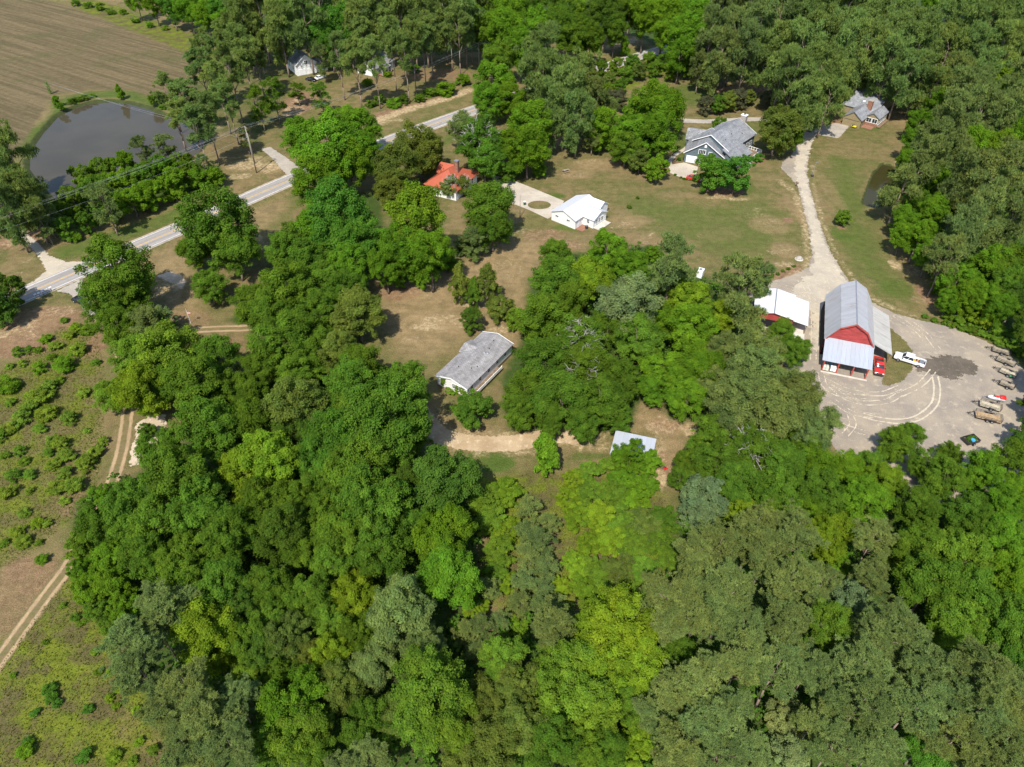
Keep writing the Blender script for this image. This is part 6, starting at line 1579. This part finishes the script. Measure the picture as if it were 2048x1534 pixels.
# --- utility poles and wires
def pole(px, py, h, label, arms=1, r=0.17, ang=0.5, transformer=False):
    p = at(px, py)
    t = empty('utility_pole', (p.x, p.y, -0.05), ang, label, 'utility pole', 'utility poles')
    MB().tube((0, 0, 0), (0, 0, h), r, r * 0.65, 10).build('post', M['pole'], t, 0, True)
    for i in range(arms):
        z = h - 0.5 - i * 1.3
        MB().box(-1.15, 1.15, -0.06, 0.06, z - 0.07, z + 0.07).build('crossarm', M['wood'], t)
        for x_ in (-1.05, -0.4, 0.4, 1.05):
            MB().tube((x_, 0, z + 0.07), (x_, 0, z + 0.28), 0.06, 0.04, 6).build('insulator', M['steel'], t)
    if transformer:
        MB().tube((0.32, 0, h - 3.6), (0.32, 0, h - 2.7), 0.24, 0.24, 12).build('transformer', M['steel'], t, 0.03)
    return Vector((p.x, p.y, 0)), h, ang
dd = Vector(ROAD[70]) - Vector(ROAD[30])
ra = math.atan2(dd.y, dd.x) + math.pi / 2
P1 = pole(513.5, 346, 15.0, 'tall utility pole on the sandy bank beside the paved driveway mouth', 1, 0.18, ra, True)
P2 = pole(510, 327, 10.0, 'shorter utility pole standing right behind the tall one', 0, 0.16, ra)
P3 = pole(958.5, 134, 9.5, 'utility pole at the tree line beyond the roadside bank', 1, 0.17, ra)
P4 = pole(1040, 435, 6.9, 'short dark service pole beside the concrete driveway', 0, 0.12, 0)
P5 = pole(1257, 70, 13.5, 'utility pole in front of the dark gap in the far trees', 1, 0.17, ra)
P6 = pole(102, 188, 5.0, 'short post on the far pond bank wrapped in green creeper', 0, 0.14, 0)
dn = dd.normalized()
p0 = P1[0] - Vector((dn.x, dn.y, 0)) * 95
P0p = (p0, 14.0, ra)
def wire(label, a, b, sag=1.2, r=0.015):
    m = MB()
    n = 14
    pts = [Vector(a).lerp(Vector(b), i / n) - Vector((0, 0, sag * 4 * (i / n) * (1 - i / n))) for i in range(n + 1)]
    for i in range(n):
        m.tube(pts[i], pts[i + 1], r, r, 4)
    tag(m.build('power_line', M['wire']), label, 'wire', 'overhead wires')
def tip(P_, off, dz=0.0):
    return P_[0] + Vector((math.cos(P_[2]) * off, math.sin(P_[2]) * off, P_[1] - 0.25 + dz))
for i, off in enumerate((-1.05, 0.4, 1.05)):
    w_ = ('outer', 'middle', 'inner')[i]
    wire(f'{w_} overhead wire from the tall utility pole over the pond thicket', tip(P0p, off), tip(P1, off), 1.6)
    wire(f'{w_} overhead wire in front of the roadside pines', tip(P1, off), tip(P3, off), 2.0)
    wire(f'{w_} overhead wire past the far trees beyond the bank', tip(P3, off), tip(P5, off), 2.0)
wire('upper thin wire crossing above the pond', tip(P6, -0.1), tip(P1, 0, -4.0), 1.0)
wire('lower thin wire crossing above the pond', tip(P6, 0.1, -0.5), tip(P2, 0), 1.2)
wire('low slack wire above the pond thicket', tip(P0p, 0, -3.0), tip(P1, 0, -3.2), 2.0)
q = at(130, 532, 5)
wire('thin wire dipping over the shaded stretch of road', at(-60, 640, 7), (q.x, q.y, 7), 0.6)

# --- creeper on the pond post
g = np.random.default_rng(3)
pp = np.stack([P6[0].x + g.normal(0, 0.3, 400), P6[0].y + g.normal(0, 0.3, 400), g.uniform(0, 4.9, 400)], 1)
o = link('creeper', leaf_mesh('creeper', [cards(pp, unit(g.normal(size=(400, 3)) + np.array([0, -0.5, 0.6])), 0.14, 0.7, g, g.uniform(0, 1, 400))], M['leaf']))
o.color = (0.09, 0.19, 0.02, 1)
tag(o, 'green creeper climbing the short post on the pond bank', 'creeper')

# --- mailboxes by the road
for i, (px, py, w_) in enumerate(((74, 597, 'leftmost'), (81, 594, 'second from the left of the'), (88, 591, 'middle of the'), (96, 587, 'fourth from the left of the'), (104, 583, 'rightmost'))):
    p = at(px, py)
    t = empty('mailbox', (p.x, p.y, 0), ra, f'{w_} white mailboxes on posts at the roadside' if ' the' in w_ else f'{w_} white mailbox on a post at the roadside', 'mailbox', 'mailboxes in a row at the roadside')
    MB().box(-0.05, 0.05, -0.05, 0.05, 0, 1.05).build('post', M['wood'], t)
    MB().prism_y([(-0.13, 1.05), (0.13, 1.05), (0.13, 1.25), (0.08, 1.33), (-0.08, 1.33), (-0.13, 1.25)], -0.3, 0.3).build('box', M['white'], t)
    MB().box(0.135, 0.155, -0.05, 0.15, 1.2, 1.3).build('flag', M['car_red'], t)

# --- small things in the yards
c = at(1399, 553)
cb = empty('white_cabinet', (c.x, c.y, 0), R(-28), 'white metal cabinet with dark vent standing at the lawn edge', 'cabinet')
MB().box(-0.75, 0.75, -0.9, 0.9, 0.05, 2.1).build('body', M['white'], cb, 0.05)
MB().box(-0.8, -0.755, -0.35, 0.25, 1.2, 1.75).build('vent', M['dark'], cb)
MB().box(-0.35, 0.3, -0.5, 0.5, 2.105, 2.2).build('top_vent', M['steel'], cb, 0.03)
c = at(1598, 518)
wc_ = empty('well_cover', (c.x, c.y, 0), 0, 'pale grey domed well cover on the lawn near the drive', 'well cover')
MB().dome((0, 0, 0), 0.95, 0.8, 0.85, 14, 5).build('cover', M['stone'], wc_, 0, True)
MB().tube((0, 0, -0.02), (0, 0, 0.08), 1.1, 1.05, 16).build('rim', M['concrete'], wc_)
c = at(1624, 353)
lp = empty('lamp_post', (c.x, c.y, 0), 0, 'slim grey lamp post on the lawn beside the drive', 'lamp post')
MB().tube((0, 0, 0), (0, 0, 4.6), 0.09, 0.06, 8).build('post', M['steel'], lp)
MB().box(-0.1, 0.7, -0.08, 0.08, 4.55, 4.7).build('lamp_head', M['steel'], lp, 0.03)
MB().box(-0.4, 0.4, -0.35, 0.35, 0, 0.5).build('base_box', M['blacksteel'], lp, 0.05)
c = at(1592, 374)
mk = empty('drive_marker', (c.x, c.y, 0), 0.2, 'dark wooden box on a post at the drive edge', 'marker')
MB().box(-0.09, 0.09, -0.09, 0.09, 0, 1.1).build('post', M['wood'], mk)
MB().box(-0.3, 0.3, -0.4, 0.4, 1.1, 1.6).build('box', M['wood'], mk, 0.04)
c = at(1132, 344)
pt = empty('picnic_table', (c.x, c.y, 0), 0.5, 'weathered grey picnic table on the lawn', 'picnic table')
for i in range(5):
    MB().box(-1.0, 1.0, -0.42 + i * 0.17, -0.27 + i * 0.17, 0.72, 0.77).build('table_plank', M['deck_grey'], pt)
for s in (-1, 1):
    MB().box(-1.0, 1.0, s * 0.75 - 0.13, s * 0.75 + 0.13, 0.42, 0.47).build('bench', M['deck_grey'], pt)
    MB().box(s * 0.7 - 0.05, s * 0.7 + 0.05, -0.8, 0.8, 0.33, 0.41).tube((s * 0.7, -0.55, 0), (s * 0.7, -0.3, 0.7), 0.06, 0.06, 4).tube((s * 0.7, 0.55, 0), (s * 0.7, 0.3, 0.7), 0.06, 0.06, 4).build('leg_frame', M['wood'], pt)
c = at(1707, 256)
mw = empty('riding_mower', (c.x, c.y, 0.04), R(-41), 'yellow and black riding mower by the tan garage', 'mower')
MB().box(-0.3, 0.75, -0.32, 0.32, 0.35, 0.8).build('bonnet', M['yellow'], mw, 0.08)
MB().box(-0.85, -0.3, -0.4, 0.4, 0.3, 0.55).build('rear_deck', M['yellow'], mw, 0.05)
MB().box(-0.7, -0.3, -0.22, 0.22, 0.55, 0.95).build('seat', M['blacksteel'], mw, 0.05)
MB().tube((0, 0, 0.8), (-0.12, 0, 1.05), 0.03, 0.03, 6).tube((-0.14, 0, 1.05), (-0.1, 0, 1.08), 0.18, 0.18, 10).build('steering_wheel', M['blacksteel'], mw)
for s in (-1, 1):
    wheel(mw, -0.6, s * 0.45, 0.28, 0.2); wheel(mw, 0.6, s * 0.42, 0.2, 0.14)
c = at(1049, 410)
bn = empty('trash_bin', (c.x, c.y, 0.05), 0.3, 'green trash bin beside the service pole', 'bin')
MB().hexa([(-.25, -.25, .05), (.25, -.25, .05), (.25, .25, .05), (-.25, .25, .05)], [(-.32, -.32, 1.0), (.32, -.32, 1.0), (.32, .32, 1.0), (-.32, .32, 1.0)]).build('body', plain('bin plastic', (0.05, 0.09, 0.05), 0.5, 0.3), bn)
MB().box(-0.35, 0.35, -0.36, 0.34, 1.0, 1.08).build('lid', M['white'], bn, 0.03)
x, y = in_frame(wc, 10.6, 1.6)
ac = empty('air_conditioner', (x, y, 0.12), R(-40), 'dark round air conditioner unit in the cottage corner', 'air conditioner')
MB().tube((0, 0, 0), (0, 0, 0.85), 0.42, 0.42, 16).build('casing', M['blacksteel'], ac, 0.03)
MB().tube((0, 0, 0.85), (0, 0, 0.9), 0.36, 0.33, 16).build('fan_grille', M['steel'], ac)
c = at(382, 647)
fp = empty('flagpole', (c.x, c.y, 0), 0, 'thin pole with a small red and white flag beside the farm track', 'flagpole')
MB().tube((0, 0, 0), (0, 0, 4.2), 0.05, 0.035, 8).build('pole', M['white'], fp)
for i in range(5):
    MB().box(0.04, 0.75, -0.01 + 0.004 * i, 0.01 + 0.004 * i, 2.7 + i * 0.13, 2.825 + i * 0.13).build('flag_stripe', M['car_red'] if i % 2 == 0 else M['white'], fp)
# heap of cuttings and junk at the lower edge of the yard
c = at(1939, 884)
hp = empty('brush_cart', (c.x, c.y, 0.035), 0.3, 'cart heaped with green cuttings at the yard edge', 'cart')
MB().box(-1.3, 1.3, -0.9, 0.9, 0.4, 0.5).build('floor', M['wood'], hp)
m = MB()
m.box(-1.3, 1.3, -0.95, -0.9, 0.4, 1.0).box(-1.3, 1.3, 0.9, 0.95, 0.4, 1.0).box(-1.35, -1.3, -0.9, 0.9, 0.4, 1.0).box(1.3, 1.35, -0.9, 0.9, 0.4, 1.0)
m.build('side_board', M['blacksteel'], hp)
for s in (-1, 1):
    wheel(hp, -0.1, s * 1.08, 0.33, 0.2)
n = 500
d = unit(g.normal(size=(n, 3)) + np.array([0, 0, .6]))
o = link('cuttings', leaf_mesh('cuttings', [cards(np.array([0, 0, 0.75]) + d * np.array([1.2, 0.85, 0.7]) * g.uniform(0.6, 1, (n, 1)), unit(d + g.normal(size=(n, 3)) * .4), 0.16, 0.6, g, g.uniform(0, 1, n))], M['leaf']), hp)
o.color = (0.10, 0.19, 0.03, 1)
c = at(1946, 881, 1.2)
tp = empty('blue_tub', (c.x, c.y, 0.95), 0, 'bright blue tub on the heap of cuttings', 'tub')
MB().tube((0, 0, 0), (0, 0, 0.45), 0.3, 0.38, 14).build('tub', M['blue_tarp'], tp, 0, True)
MB().tube((0, 0, 0.45), (0, 0, 0.48), 0.4, 0.4, 14).build('rim', M['blue_tarp'], tp)
c = at(1868, 962)
sedan('parked_car', 'blue car glimpsed through the trees under the yard', (c.x, c.y, 0.035), 1.2, M['car_blue'], 4.4)
c = at(1995, 972)
sedan('parked_car', 'silver car glimpsed through the trees at the yard corner', (c.x, c.y, 0.035), 0.9, M['steel'], 4.4)
c = at(1330, 938)
mo = empty('push_mower', (c.x, c.y, 0), 0.6, 'small red mower on the dry grass beside the pole shed', 'mower')
MB().box(-0.35, 0.35, -0.28, 0.28, 0.12, 0.28).build('deck', M['car_red'], mo, 0.05)
MB().tube((0, 0, 0.28), (0, 0, 0.5), 0.15, 0.13, 10).build('engine', M['blacksteel'], mo)
MB().tube((-0.3, -0.2, 0.25), (-1.0, -0.2, 0.95), 0.02, 0.02, 5).tube((-0.3, 0.2, 0.25), (-1.0, 0.2, 0.95), 0.02, 0.02, 5).tube((-1.0, -0.2, 0.95), (-1.0, 0.2, 0.95), 0.02, 0.02, 5).build('handle', M['steel'], mo)
for s in (-1, 1):
    wheel(mo, 0.28, s * 0.32, 0.12, 0.06); wheel(mo, -0.28, s * 0.32, 0.12, 0.06)
